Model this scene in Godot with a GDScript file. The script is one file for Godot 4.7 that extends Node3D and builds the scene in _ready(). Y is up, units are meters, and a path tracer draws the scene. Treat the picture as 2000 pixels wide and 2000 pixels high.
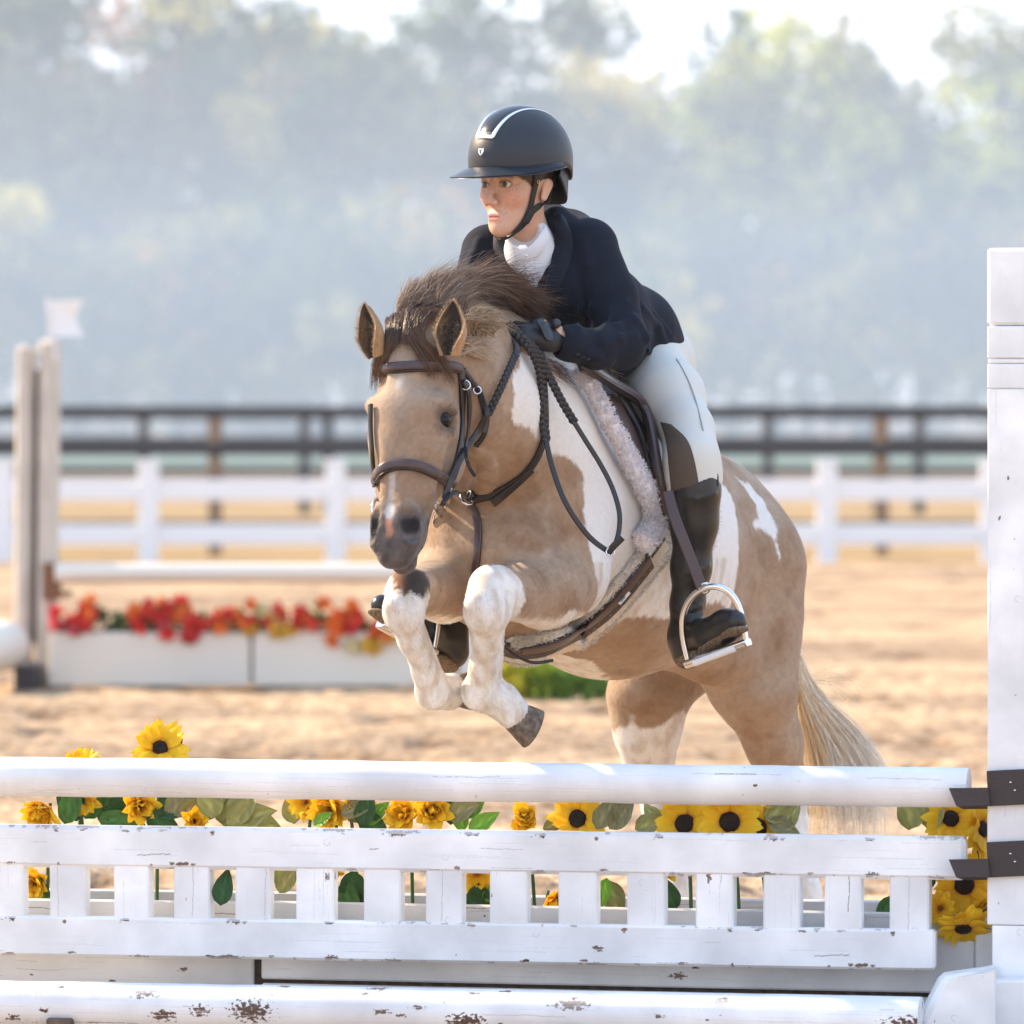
extends Node3D
# A pony and rider clearing a picket-gate jump in a sand arena. Units are metres, y is up.
# The jump stands round the origin, the camera 16 m in front of it (towards +z).

const CAM_Z := 16.0
const FOCAL := 13600.0
const EYE_Y := 1.446
const HORIZON := 811.0

var rng := RandomNumberGenerator.new()
var noise := FastNoiseLite.new()
var M := {}
var taken := {}

# ---------------------------------------------------------------- helpers
func V(px: float, py: float, z: float) -> Vector3:
	var s := FOCAL / (CAM_Z - z)
	return Vector3((px - 1000.0) / s, EYE_Y - (py - HORIZON) / s, z)

func numbered(called: String) -> String:
	if not taken.has(called):
		taken[called] = 0
		return called
	taken[called] += 1
	return "%s_%03d" % [called, taken[called]]

func tag(o: Node3D, label: String, category: String, group := "", kind := "") -> Node3D:
	if label: o.set_meta("label", label)
	if category: o.set_meta("category", category)
	if group: o.set_meta("group", group)
	if kind: o.set_meta("kind", kind)
	return o

func thing(called: String, label: String, category: String, at := Vector3.ZERO, turn := 0.0, group := "") -> Node3D:
	var o := Node3D.new()
	o.name = numbered(called)
	add_child(o, true)
	o.position = at
	o.rotation.y = turn
	return tag(o, label, category, group)

func put(called: String, mesh: Mesh, mat: Material, parent: Node3D = null, at := Vector3.ZERO) -> MeshInstance3D:
	var o := MeshInstance3D.new()
	o.name = called if parent else numbered(called)
	o.mesh = mesh
	o.material_override = mat
	(parent if parent else self).add_child(o, true)
	o.position = at
	return o

func lin(r: float, g: float, b: float) -> Color:
	return Color(r, g, b).linear_to_srgb()

func mat(name_: String, c: Color, rough := 0.8, metal := 0.0, spec := 0.5) -> StandardMaterial3D:
	var m := StandardMaterial3D.new()
	m.resource_name = name_
	m.albedo_color = c
	m.roughness = rough
	m.metallic = metal
	m.metallic_specular = spec
	M[name_] = m
	return m

func ntex(freq: float, oct: int, sd: int, ramp: Gradient = null, size := 512, kind := FastNoiseLite.TYPE_SIMPLEX_SMOOTH) -> NoiseTexture2D:
	var n := FastNoiseLite.new()
	n.noise_type = kind
	n.frequency = freq
	n.fractal_octaves = oct
	n.seed = sd
	var t := NoiseTexture2D.new()
	t.width = size
	t.height = size
	t.seamless = true
	t.noise = n
	if ramp: t.color_ramp = ramp
	return t

func grad(stops: Array) -> Gradient:
	var g := Gradient.new()
	var o := PackedFloat32Array()
	var c := PackedColorArray()
	for s in stops:
		o.append(s[0])
		c.append(s[1])
	g.offsets = o
	g.colors = c
	return g

func spline(pts: Array, per := 8) -> PackedVector3Array:
	var out := PackedVector3Array()
	var n := pts.size()
	for i in n - 1:
		var p0: Vector3 = pts[maxi(i - 1, 0)]
		var p1: Vector3 = pts[i]
		var p2: Vector3 = pts[i + 1]
		var p3: Vector3 = pts[mini(i + 2, n - 1)]
		for j in per:
			var t := float(j) / per
			out.append(p1.cubic_interpolate(p2, p0, p3, t))
	out.append(pts[n - 1])
	return out

# mesh arrays being collected
class Geo:
	var v := PackedVector3Array()
	var c := PackedColorArray()
	var n := PackedVector3Array()
	var uv := PackedVector2Array()
	var i := PackedInt32Array()
	func quad(a: int, b: int, cc: int, d: int) -> void:
		i.append_array([a, b, cc, a, cc, d])
	func mesh(smooth := true) -> ArrayMesh:
		var arr := []
		arr.resize(Mesh.ARRAY_MAX)
		arr[Mesh.ARRAY_VERTEX] = v
		if c.size() == v.size(): arr[Mesh.ARRAY_COLOR] = c
		if uv.size() == v.size(): arr[Mesh.ARRAY_TEX_UV] = uv
		arr[Mesh.ARRAY_INDEX] = i
		if n.size() == v.size():
			arr[Mesh.ARRAY_NORMAL] = n
		elif smooth:
			var nn := PackedVector3Array()
			nn.resize(v.size())
			var t := 0
			while t < i.size():
				var fn := (v[i[t + 2]] - v[i[t]]).cross(v[i[t + 1]] - v[i[t]])
				nn[i[t]] += fn
				nn[i[t + 1]] += fn
				nn[i[t + 2]] += fn
				t += 3
			for k in nn.size():
				nn[k] = nn[k].normalized() if nn[k].length_squared() > 0.0 else Vector3.UP
			arr[Mesh.ARRAY_NORMAL] = nn
		var m := ArrayMesh.new()
		m.add_surface_from_arrays(Mesh.PRIMITIVE_TRIANGLES, arr)
		return m

# sweep a closed profile (points in side/normal axes) along a line; normals give the profile's second axis
func sweep(g: Geo, pts: PackedVector3Array, nor: PackedVector3Array, prof: PackedVector2Array, widths := PackedFloat32Array(), cap := true) -> void:
	var n := pts.size()
	var k := prof.size()
	var base := g.v.size()
	for a in n:
		var t := (pts[mini(a + 1, n - 1)] - pts[maxi(a - 1, 0)]).normalized()
		var nn := (nor[a] - t * nor[a].dot(t)).normalized()
		var s := t.cross(nn)
		var w := widths[a] if widths.size() == n else 1.0
		for b in k:
			g.v.append(pts[a] + s * prof[b].x * w + nn * prof[b].y * w)
	for a in n - 1:
		for b in k:
			var b2 := (b + 1) % k
			g.quad(base + a * k + b, base + a * k + b2, base + (a + 1) * k + b2, base + (a + 1) * k + b)
	if cap:
		for e in 2:
			var row := base + (0 if e == 0 else (n - 1) * k)
			var cc := g.v.size()
			for b in k: g.v.append(g.v[row + b])
			for b in range(1, k - 1):
				if e == 0: g.i.append_array([cc, cc + b + 1, cc + b])
				else: g.i.append_array([cc, cc + b, cc + b + 1])

func round_prof(r: float, k := 8) -> PackedVector2Array:
	var o := PackedVector2Array()
	for i in k: o.append(Vector2(cos(TAU * i / k), sin(TAU * i / k)) * r)
	return o

func strap_prof(w: float, h: float, lo := 0.0) -> PackedVector2Array:
	var c := minf(h * 0.45, w * 0.25)
	var x := w * 0.5
	return PackedVector2Array([Vector2(x, lo + c), Vector2(x - c * 0.3, lo + h - c * 0.3), Vector2(x - c * 1.6, lo + h), Vector2(-x + c * 1.6, lo + h), Vector2(-x + c * 0.3, lo + h - c * 0.3), Vector2(-x, lo + c), Vector2(-x, lo), Vector2(x, lo)])

func frames(pts: PackedVector3Array, up := Vector3.UP) -> PackedVector3Array:
	var o := PackedVector3Array()
	var n := pts.size()
	var last := up
	for a in n:
		var t := (pts[mini(a + 1, n - 1)] - pts[maxi(a - 1, 0)]).normalized()
		var q := last - t * last.dot(t)
		if q.length() < 0.02:
			q = Vector3.RIGHT - t * t.x
		last = q.normalized()
		o.append(last)
	return o

func tube(pts: PackedVector3Array, r: float, k := 8, widths := PackedFloat32Array(), up := Vector3.UP) -> ArrayMesh:
	var g := Geo.new()
	sweep(g, pts, frames(pts, up), round_prof(r, k), widths)
	return g.mesh()

func ring(c: Vector3, ax: Vector3, r: float, w: float, k := 20) -> ArrayMesh:
	var pts := PackedVector3Array()
	var u := ax.cross(Vector3(0.31, 0.77, 0.55)).normalized()
	var q := ax.cross(u).normalized()
	for i in k + 1: pts.append(c + (u * cos(TAU * i / k) + q * sin(TAU * i / k)) * r)
	return tube(pts, w, 6, PackedFloat32Array(), ax)

# a box with chamfered edges, flat shaded, centred on c
func bevel_box(size: Vector3, b := 0.003) -> ArrayMesh:
	var key := "bb%.4f_%.4f_%.4f_%.4f" % [size.x, size.y, size.z, b]
	if M.has(key): return M[key]
	var st := SurfaceTool.new()
	st.begin(Mesh.PRIMITIVE_TRIANGLES)
	st.set_smooth_group(-1)
	var h := size * 0.5
	b = minf(b, minf(h.x, minf(h.y, h.z)) * 0.8)
	var pts := PackedVector3Array()
	for sx in [-1.0, 1.0]:
		for sy in [-1.0, 1.0]:
			for sz in [-1.0, 1.0]:
				pts.append(Vector3(sx * h.x, sy * (h.y - b), sz * (h.z - b)))
				pts.append(Vector3(sx * (h.x - b), sy * h.y, sz * (h.z - b)))
				pts.append(Vector3(sx * (h.x - b), sy * (h.y - b), sz * h.z))
	var id := func(x: int, y: int, z: int, f: int) -> int: return ((x * 2 + y) * 2 + z) * 3 + f
	var tri := func(q: Array) -> void:
		var c := Vector3.ZERO
		for e in q: c += pts[e]
		var fn: Vector3 = (pts[q[2]] - pts[q[0]]).cross(pts[q[1]] - pts[q[0]])
		var idx := q.duplicate()
		if fn.dot(c) < 0.0: idx.reverse()
		for e in range(1, idx.size() - 1):
			for w in [idx[0], idx[e], idx[e + 1]]: st.add_vertex(pts[w])
	for s in 2:
		tri.call([id.call(s, 0, 0, 0), id.call(s, 1, 0, 0), id.call(s, 1, 1, 0), id.call(s, 0, 1, 0)])
		tri.call([id.call(0, s, 0, 1), id.call(1, s, 0, 1), id.call(1, s, 1, 1), id.call(0, s, 1, 1)])
		tri.call([id.call(0, 0, s, 2), id.call(1, 0, s, 2), id.call(1, 1, s, 2), id.call(0, 1, s, 2)])
		for t in 2:
			tri.call([id.call(0, s, t, 1), id.call(1, s, t, 1), id.call(1, s, t, 2), id.call(0, s, t, 2)])
			tri.call([id.call(s, 0, t, 0), id.call(s, 1, t, 0), id.call(s, 1, t, 2), id.call(s, 0, t, 2)])
			tri.call([id.call(s, t, 0, 0), id.call(s, t, 1, 0), id.call(s, t, 1, 1), id.call(s, t, 0, 1)])
			for w in 2:
				tri.call([id.call(s, t, w, 0), id.call(s, t, w, 1), id.call(s, t, w, 2)])
	st.generate_normals()
	M[key] = st.commit()
	return M[key]

# ---------------------------------------------------------------- distance fields
class Field:
	var a := PackedVector3Array()
	var ba := PackedVector3Array()
	var nn := PackedVector3Array()
	var inv := PackedFloat32Array()
	var r0 := PackedFloat32Array()
	var dr := PackedFloat32Array()
	var fl := PackedFloat32Array()
	var k := PackedFloat32Array()
	var sub := PackedByteArray()
	var lo := PackedVector3Array()
	var hi := PackedVector3Array()
	var all := PackedInt32Array()
	var hash := {}
	var hs := 0.1

	func cap(p: Vector3, q: Vector3, rp: float, rq: float, kk := 0.03, n := Vector3.ZERO, f := 1.0, cut := 0) -> void:
		var d := q - p
		if f != 1.0:
			n = n.normalized()
			d += n * (d.dot(n) * (f - 1.0))
		a.append(p)
		ba.append(d)
		nn.append(n)
		inv.append(1.0 / maxf(d.length_squared(), 1e-9))
		r0.append(rp)
		dr.append(rq - rp)
		fl.append(f)
		k.append(kk)
		sub.append(cut)
		var rr := maxf(rp, rq) / minf(f, 1.0) + kk
		var e := Vector3(rr, rr, rr)
		lo.append(p.min(q) - e)
		hi.append(p.max(q) + e)
		all.append(a.size() - 1)
		hash.clear()

	func ball(p: Vector3, r: float, kk := 0.03, n := Vector3.ZERO, f := 1.0, cut := 0) -> void:
		cap(p, p + Vector3(0, 1e-4, 0), r, r, kk, n, f, cut)

	func chain(list: Array, kk := 0.03, n := Vector3.ZERO, f := 1.0) -> void:
		for i in list.size() - 1:
			cap(list[i][0], list[i + 1][0], list[i][1], list[i + 1][1], kk, n, f)

	func one(i: int, p: Vector3) -> float:
		var q := p - a[i]
		var f := fl[i]
		if f != 1.0: q += nn[i] * (q.dot(nn[i]) * (f - 1.0))
		var h := clampf(q.dot(ba[i]) * inv[i], 0.0, 1.0)
		return (q - ba[i] * h).length() - r0[i] - dr[i] * h

	func ev(p: Vector3, ids: PackedInt32Array) -> float:
		var d := 10.0
		for i in ids:
			var q := p - a[i]
			var f := fl[i]
			if f != 1.0: q += nn[i] * (q.dot(nn[i]) * (f - 1.0))
			var h := clampf(q.dot(ba[i]) * inv[i], 0.0, 1.0)
			var e := (q - ba[i] * h).length() - r0[i] - dr[i] * h
			var kk := k[i]
			if sub[i]:
				e = -e
				var w := kk - absf(d - e)
				d = maxf(d, e)
				if w > 0.0: d += w * w / kk * 0.25
			else:
				var w := kk - absf(d - e)
				d = minf(d, e)
				if w > 0.0: d -= w * w / kk * 0.25
		return d

	func near(p: Vector3) -> PackedInt32Array:
		var key := Vector3i((p / hs).floor())
		if not hash.has(key):
			var c := (Vector3(key) + Vector3(0.5, 0.5, 0.5)) * hs
			hash[key] = pick(c, hs * 0.87 + 0.06, all)
		return hash[key]

	# the shapes that can matter within reach of c
	func pick(c: Vector3, reach: float, from: PackedInt32Array) -> PackedInt32Array:
		var best := 10.0
		var es := PackedFloat32Array()
		for i in from:
			var e := one(i, c)
			es.append(e)
			if not sub[i]: best = minf(best, e / maxf(fl[i], 1.0) + reach)
		var o := PackedInt32Array()
		for j in from.size():
			var i := from[j]
			if es[j] / maxf(fl[i], 1.0) - reach < (0.0 if sub[i] else best) + k[i]: o.append(i)
		return o

	func dist(p: Vector3) -> float:
		return ev(p, near(p))

	func grad(p: Vector3) -> Vector3:
		var ids := near(p)
		var e := 0.004
		return Vector3(ev(p + Vector3(e, 0, 0), ids) - ev(p - Vector3(e, 0, 0), ids), ev(p + Vector3(0, e, 0), ids) - ev(p - Vector3(0, e, 0), ids), ev(p + Vector3(0, 0, e), ids) - ev(p - Vector3(0, 0, e), ids)) / (2.0 * e)

	# moves p onto the surface (plus off); returns [point, normal]
	func onto(p: Vector3, off := 0.0) -> Array:
		var g := Vector3.UP
		for i in 7:
			g = grad(p)
			var l := g.length_squared()
			if l < 1e-6: break
			p -= g * clampf((dist(p) - off) / l, -0.06, 0.06)
		return [p, g.normalized()]

	# surface nets over blocks of 4 cells
	func mesh(cell: float, color: Callable, tint := true) -> ArrayMesh:
		var blocks := {}
		var bs := cell * 4.0
		var cs := bs * 3.0
		var coarse := {}
		for i in all:
			if sub[i]: continue
			var p := Vector3i((lo[i] / cs).floor())
			var q := Vector3i((hi[i] / cs).floor())
			for x in range(p.x, q.x + 1):
				for y in range(p.y, q.y + 1):
					for z in range(p.z, q.z + 1): coarse[Vector3i(x, y, z)] = true
		var half := bs * 0.5 * 1.7321
		for key: Vector3i in coarse:
			var cc := (Vector3(key) + Vector3(0.5, 0.5, 0.5)) * cs
			var ids := pick(cc, half * 3.0 + 0.01, all)
			if ids.is_empty(): continue
			var dc := ev(cc, ids)
			if absf(dc) > half * 3.0 * 1.5 + 0.04: continue
			for x in 3:
				for y in 3:
					for z in 3:
						var bk := key * 3 + Vector3i(x, y, z)
						var bc := (Vector3(bk) + Vector3(0.5, 0.5, 0.5)) * bs
						var d := ev(bc, ids)
						if absf(d) > half * 1.9 + 0.004: continue
						blocks[bk] = pick(bc, half + 0.004, ids)
		# blocks are shared out between threads; each chunk fills its own arrays
		var keys := blocks.keys()
		var chunks := 32
		var outs := []
		for i in chunks: outs.append([Geo.new(), [], []])
		var work := func(ci: int) -> void:
			net_blocks(keys, blocks, ci, chunks, cell, bs, outs[ci])
			if tint:
				var og: Geo = outs[ci][0]
				for j in og.v.size(): og.c.append(color.call(og.v[j], og.n[j]))
		var task := WorkerThreadPool.add_group_task(work, chunks)
		WorkerThreadPool.wait_for_group_task_completion(task)
		var vid := {}
		var g := Geo.new()
		var edges := []
		for o in outs:
			var base := g.v.size()
			g.v.append_array(o[0].v)
			g.n.append_array(o[0].n)
			g.c.append_array(o[0].c)
			for j in o[1].size(): vid[o[1][j]] = base + j
			edges.append_array(o[2])
		for e in edges:
			var ck: Vector3i = e[0]
			var u: Vector3i
			var w: Vector3i
			if e[1] == 0:
				u = Vector3i(0, 1, 0); w = Vector3i(0, 0, 1)
			elif e[1] == 1:
				u = Vector3i(0, 0, 1); w = Vector3i(1, 0, 0)
			else:
				u = Vector3i(1, 0, 0); w = Vector3i(0, 1, 0)
			var c0: int = vid.get(ck, -1)
			var c1: int = vid.get(ck - u, -1)
			var c2: int = vid.get(ck - u - w, -1)
			var c3: int = vid.get(ck - w, -1)
			if c0 < 0 or c1 < 0 or c2 < 0 or c3 < 0: continue
			if e[2]: g.quad(c0, c3, c2, c1)
			else: g.quad(c0, c1, c2, c3)
		return g.mesh()

	func net_blocks(keys: Array, blocks: Dictionary, ci: int, chunks: int, cell: float, bs: float, out: Array) -> void:
		var g: Geo = out[0]
		var cells: Array = out[1]
		var edges: Array = out[2]
		var vals := PackedFloat32Array()
		vals.resize(125)
		var pairs := [[0, 1], [2, 3], [4, 5], [6, 7], [0, 2], [1, 3], [4, 6], [5, 7], [0, 4], [1, 5], [2, 6], [3, 7]]
		var coff := [Vector3(0, 0, 0), Vector3(1, 0, 0), Vector3(0, 1, 0), Vector3(1, 1, 0), Vector3(0, 0, 1), Vector3(1, 0, 1), Vector3(0, 1, 1), Vector3(1, 1, 1)]
		for ki in range(ci, keys.size(), chunks):
			var bk: Vector3i = keys[ki]
			var ids: PackedInt32Array = blocks[bk]
			var o := Vector3(bk) * bs
			var at := 0
			var any_in := false
			var any_out := false
			for z in 5:
				for y in 5:
					for x in 5:
						var d := ev(o + Vector3(x, y, z) * cell, ids)
						vals[at] = d
						at += 1
						if d < 0.0: any_in = true
						else: any_out = true
			if not (any_in and any_out): continue
			for z in 4:
				for y in 4:
					for x in 4:
						var b := x + y * 5 + z * 25
						var v0 := vals[b]
						var v1 := vals[b + 1]
						var v2 := vals[b + 5]
						var v3 := vals[b + 6]
						var v4 := vals[b + 25]
						var v5 := vals[b + 26]
						var v6 := vals[b + 30]
						var v7 := vals[b + 31]
						var inn := int(v0 < 0.0) + int(v1 < 0.0) + int(v2 < 0.0) + int(v3 < 0.0) + int(v4 < 0.0) + int(v5 < 0.0) + int(v6 < 0.0) + int(v7 < 0.0)
						if inn == 0 or inn == 8: continue
						var vv := [v0, v1, v2, v3, v4, v5, v6, v7]
						var sum := Vector3.ZERO
						var cnt := 0
						for e in pairs:
							var da: float = vv[e[0]]
							var db: float = vv[e[1]]
							if (da < 0.0) != (db < 0.0):
								sum += coff[e[0]].lerp(coff[e[1]], da / (da - db))
								cnt += 1
						var ck := bk * 4 + Vector3i(x, y, z)
						cells.append(ck)
						g.v.append(o + (Vector3(x, y, z) + sum / cnt) * cell)
						g.n.append(Vector3(v1 + v3 + v5 + v7 - v0 - v2 - v4 - v6, v2 + v3 + v6 + v7 - v0 - v1 - v4 - v5, v4 + v5 + v6 + v7 - v0 - v1 - v2 - v3).normalized())
						if (v0 < 0.0) != (v1 < 0.0): edges.append([ck, 0, v0 < 0.0])
						if (v0 < 0.0) != (v2 < 0.0): edges.append([ck, 1, v0 < 0.0])
						if (v0 < 0.0) != (v4 < 0.0): edges.append([ck, 2, v0 < 0.0])

func _ready() -> void:
	rng.seed = 7
	noise.seed = 11
	noise.frequency = 1.0
	noise.fractal_octaves = 3
	# camera
	var cam := Camera3D.new()
	cam.name = "camera"
	var lens := CameraAttributesPhysical.new()
	lens.frustum_focal_length = 163.2
	lens.frustum_focus_distance = 16.35
	lens.exposure_aperture = 3.6
	lens.frustum_near = 0.1
	lens.frustum_far = 3000.0
	cam.attributes = lens
	cam.position = Vector3(0, EYE_Y, CAM_Z)
	cam.rotation.x = -atan(189.0 / FOCAL)
	add_child(cam)
	cam.fov = rad_to_deg(2.0 * atan(1000.0 / FOCAL))
	cam.far = 3000.0
	cam.current = true
	# sky, air, exposure
	var env := Environment.new()
	var sky := Sky.new()
	var sm := ProceduralSkyMaterial.new()
	sm.sky_top_color = Color(0.62, 0.71, 0.84)
	sm.sky_horizon_color = Color(0.97, 0.97, 0.97)
	sm.sky_curve = 0.12
	sm.ground_horizon_color = Color(0.80, 0.78, 0.74)
	sm.ground_bottom_color = Color(0.45, 0.40, 0.34)
	sm.sky_energy_multiplier = 1.0
	sm.sun_angle_max = 1.0
	sky.sky_material = sm
	env.background_mode = Environment.BG_SKY
	env.sky = sky
	env.background_energy_multiplier = 1.1
	env.tonemap_mode = Environment.TONE_MAPPER_LINEAR
	env.tonemap_exposure = 2.3
	env.sdfgi_enabled = true
	env.ssao_enabled = true
	env.ssil_enabled = true
	env.fog_enabled = true
	env.fog_mode = Environment.FOG_MODE_EXPONENTIAL
	env.fog_light_color = Color(0.90, 0.94, 1.0)
	env.fog_density = 0.0003
	env.volumetric_fog_enabled = true
	env.volumetric_fog_density = 0.0
	var we := WorldEnvironment.new()
	we.name = "world"
	we.environment = env
	add_child(we)
	# sun: low on the left, a little behind the jump
	var sun := DirectionalLight3D.new()
	sun.name = "sun"
	sun.light_color = Color(1.0, 0.90, 0.76)
	sun.light_energy = 1.5
	sun.light_angular_distance = 1.0
	sun.shadow_enabled = true
	add_child(sun)
	sun.look_at_from_position(Vector3(-0.74, 0.56, -0.40), Vector3.ZERO, Vector3.UP)

	var t0 := Time.get_ticks_msec()
	build_materials()
	for f: Callable in [build_setting, build_background, build_jump, build_flowers, build_horse, build_tack, build_rider]:
		f.call()
		print(f.get_method(), " ", Time.get_ticks_msec() - t0, " ms")

# ---------------------------------------------------------------- materials
func vcol(name_: String, rough: float, spec := 0.4) -> StandardMaterial3D:
	var m := mat(name_, Color.WHITE, rough, 0.0, spec)
	m.vertex_color_use_as_albedo = true
	return m

func relief(m: StandardMaterial3D, t: Texture2D, cm: float, scale: float, world := false) -> void:
	m.heightmap_enabled = true
	m.heightmap_texture = t
	m.heightmap_scale = cm
	tri(m, Vector3(scale, scale, scale), world)

func tri(m: StandardMaterial3D, scale: Vector3, world := false) -> void:
	m.uv1_triplanar = true
	m.uv1_world_triplanar = world
	m.uv1_triplanar_sharpness = 4.0
	m.uv1_scale = scale

# painted wood: white paint with hairline cracks, specks and patches worn to the wood
func paint_image(sd: int, chips: int, cracks: int, base: Color, vertical := false, big := 1.0, rows := []) -> ImageTexture:
	var rr := RandomNumberGenerator.new()
	rr.seed = sd
	var W := 2048
	var H := 512
	var n := FastNoiseLite.new()
	n.seed = sd
	n.frequency = 0.004
	n.fractal_octaves = 5
	var im := n.get_seamless_image(W, H)
	im.convert(Image.FORMAT_RGB8)
	im.adjust_bcs(1.0, 0.10, 1.0)
	im.adjust_bcs(base.g * 2.0, 1.0, 1.0)
	n.frequency = 0.01
	var wood := Color(0.33, 0.24, 0.19)
	for i in chips:
		var cx := rr.randi_range(0, W)
		var cy := rr.randi_range(0, H)
		var w := rr.randf_range(3, 30) * big * (0.4 if rr.randf() < 0.6 else 1.0)
		var h := w * rr.randf_range(0.25, 0.6)
		if rows.size() and rr.randf() < 0.75:
			cy = rows[rr.randi() % rows.size()] + rr.randi_range(-4, 4)
			w *= 1.6
			h = rr.randf_range(2.0, 5.0)
		var tone := wood.lerp(Color(0.62, 0.55, 0.50), rr.randf())
		var ox := rr.randf() * 900.0
		for y in range(int(-h * 1.4) - 1, int(h * 1.4) + 2):
			for x in range(int(-w * 1.4) - 1, int(w * 1.4) + 2):
				var d := Vector2(x / w, y / h).length() + n.get_noise_2d(ox + x * 9.0, y * 16.0) * 1.1
				if d < 0.72:
					im.set_pixel(posmod(cx + x, W), posmod(cy + y, H), tone * (0.8 + 0.5 * absf(n.get_noise_2d(ox + x * 8.0, y * 60.0))))
				elif d < 0.85 and y > 0:
					im.set_pixel(posmod(cx + x, W), posmod(cy + y, H), base * 0.84)
	for i in cracks:
		var x := rr.randf_range(0, W)
		var y := rr.randf_range(0, H)
		var l := rr.randi_range(14, 150)
		var tone := Color(0.70, 0.67, 0.66) if rr.randf() < 0.82 else Color(0.36, 0.31, 0.28)
		var run := rr.randf_range(-0.02, 0.02)
		for k in l:
			x += 1.0
			y += rr.randf_range(-0.3, 0.3) + run
			if rr.randf() < 0.88: im.set_pixel(posmod(int(x), W), posmod(int(y), H), tone)
	# faint brush lines and shallow dents in the paint
	for i in cracks * 5:
		var x := rr.randf_range(0, W)
		var y := rr.randi_range(0, H)
		var tone := base * rr.randf_range(0.90, 0.97)
		for k in rr.randi_range(20, 160):
			if rr.randf() < 0.7: im.set_pixel(posmod(int(x) + k, W), posmod(y + int(k * 0.01), H), tone)
	# nail heads under the paint
	for i in 18:
		var cx := rr.randi_range(0, W)
		var cy := rr.randi_range(0, H)
		for a in 26:
			var q := Vector2(cos(TAU * a / 26.0), sin(TAU * a / 26.0)) * 5.5
			if a < 20: im.set_pixel(posmod(cx + int(q.x), W), posmod(cy + int(q.y), H), base * (0.80 if a < 13 else 0.9))
	for i in 26:
		var x := rr.randi_range(1, W - 4)
		var y := rr.randi_range(1, H - 4)
		im.fill_rect(Rect2i(x, y, rr.randi_range(1, 4), rr.randi_range(1, 3)), Color(0.40, 0.34, 0.30))
	if vertical: im.rotate_90(CLOCKWISE)
	return ImageTexture.create_from_image(im)

func painted(name_: String, sd: int, chips: int, cracks: int, base: Color, vertical := false, big := 1.0, rows := []) -> void:
	var m := mat(name_, Color.WHITE, 0.55, 0.0, 0.4)
	m.albedo_texture = paint_image(sd, chips, cracks, base, vertical, big, rows)
	m.normal_enabled = false
	m.heightmap_enabled = true
	m.heightmap_texture = M.wood_relief_v if vertical else M.wood_relief
	m.heightmap_scale = 0.035
	tri(m, Vector3(1.4, 0.35, 1.4) if vertical else Vector3(0.35, 1.4, 1.4))

func grain_image(vertical: bool) -> ImageTexture:
	var n := FastNoiseLite.new()
	n.seed = 77
	n.frequency = 0.02
	n.fractal_octaves = 4
	var im := Image.create(512, 512, false, Image.FORMAT_L8)
	for y in 512:
		for x in 512:
			# wraps round in x and y
			var a := TAU * x / 512.0
			var v := 0.5 + 0.5 * n.get_noise_3d(cos(a) * 26.0, sin(a) * 26.0, y * 2.5) + 0.10 * n.get_noise_2d(x * 7.0, y * 7.0)
			im.set_pixel(x, y, Color(v, v, v))
	if vertical: im.rotate_90(CLOCKWISE)
	return ImageTexture.create_from_image(im)

func weave_image() -> ImageTexture:
	var im := Image.create(128, 128, false, Image.FORMAT_L8)
	for y in 128:
		for x in 128:
			var v := 0.5 + 0.25 * sin(TAU * (x + y) / 8.0) + 0.25 * sin(TAU * (x - y) / 16.0)
			im.set_pixel(x, y, Color(v, v, v))
	return ImageTexture.create_from_image(im)

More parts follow.
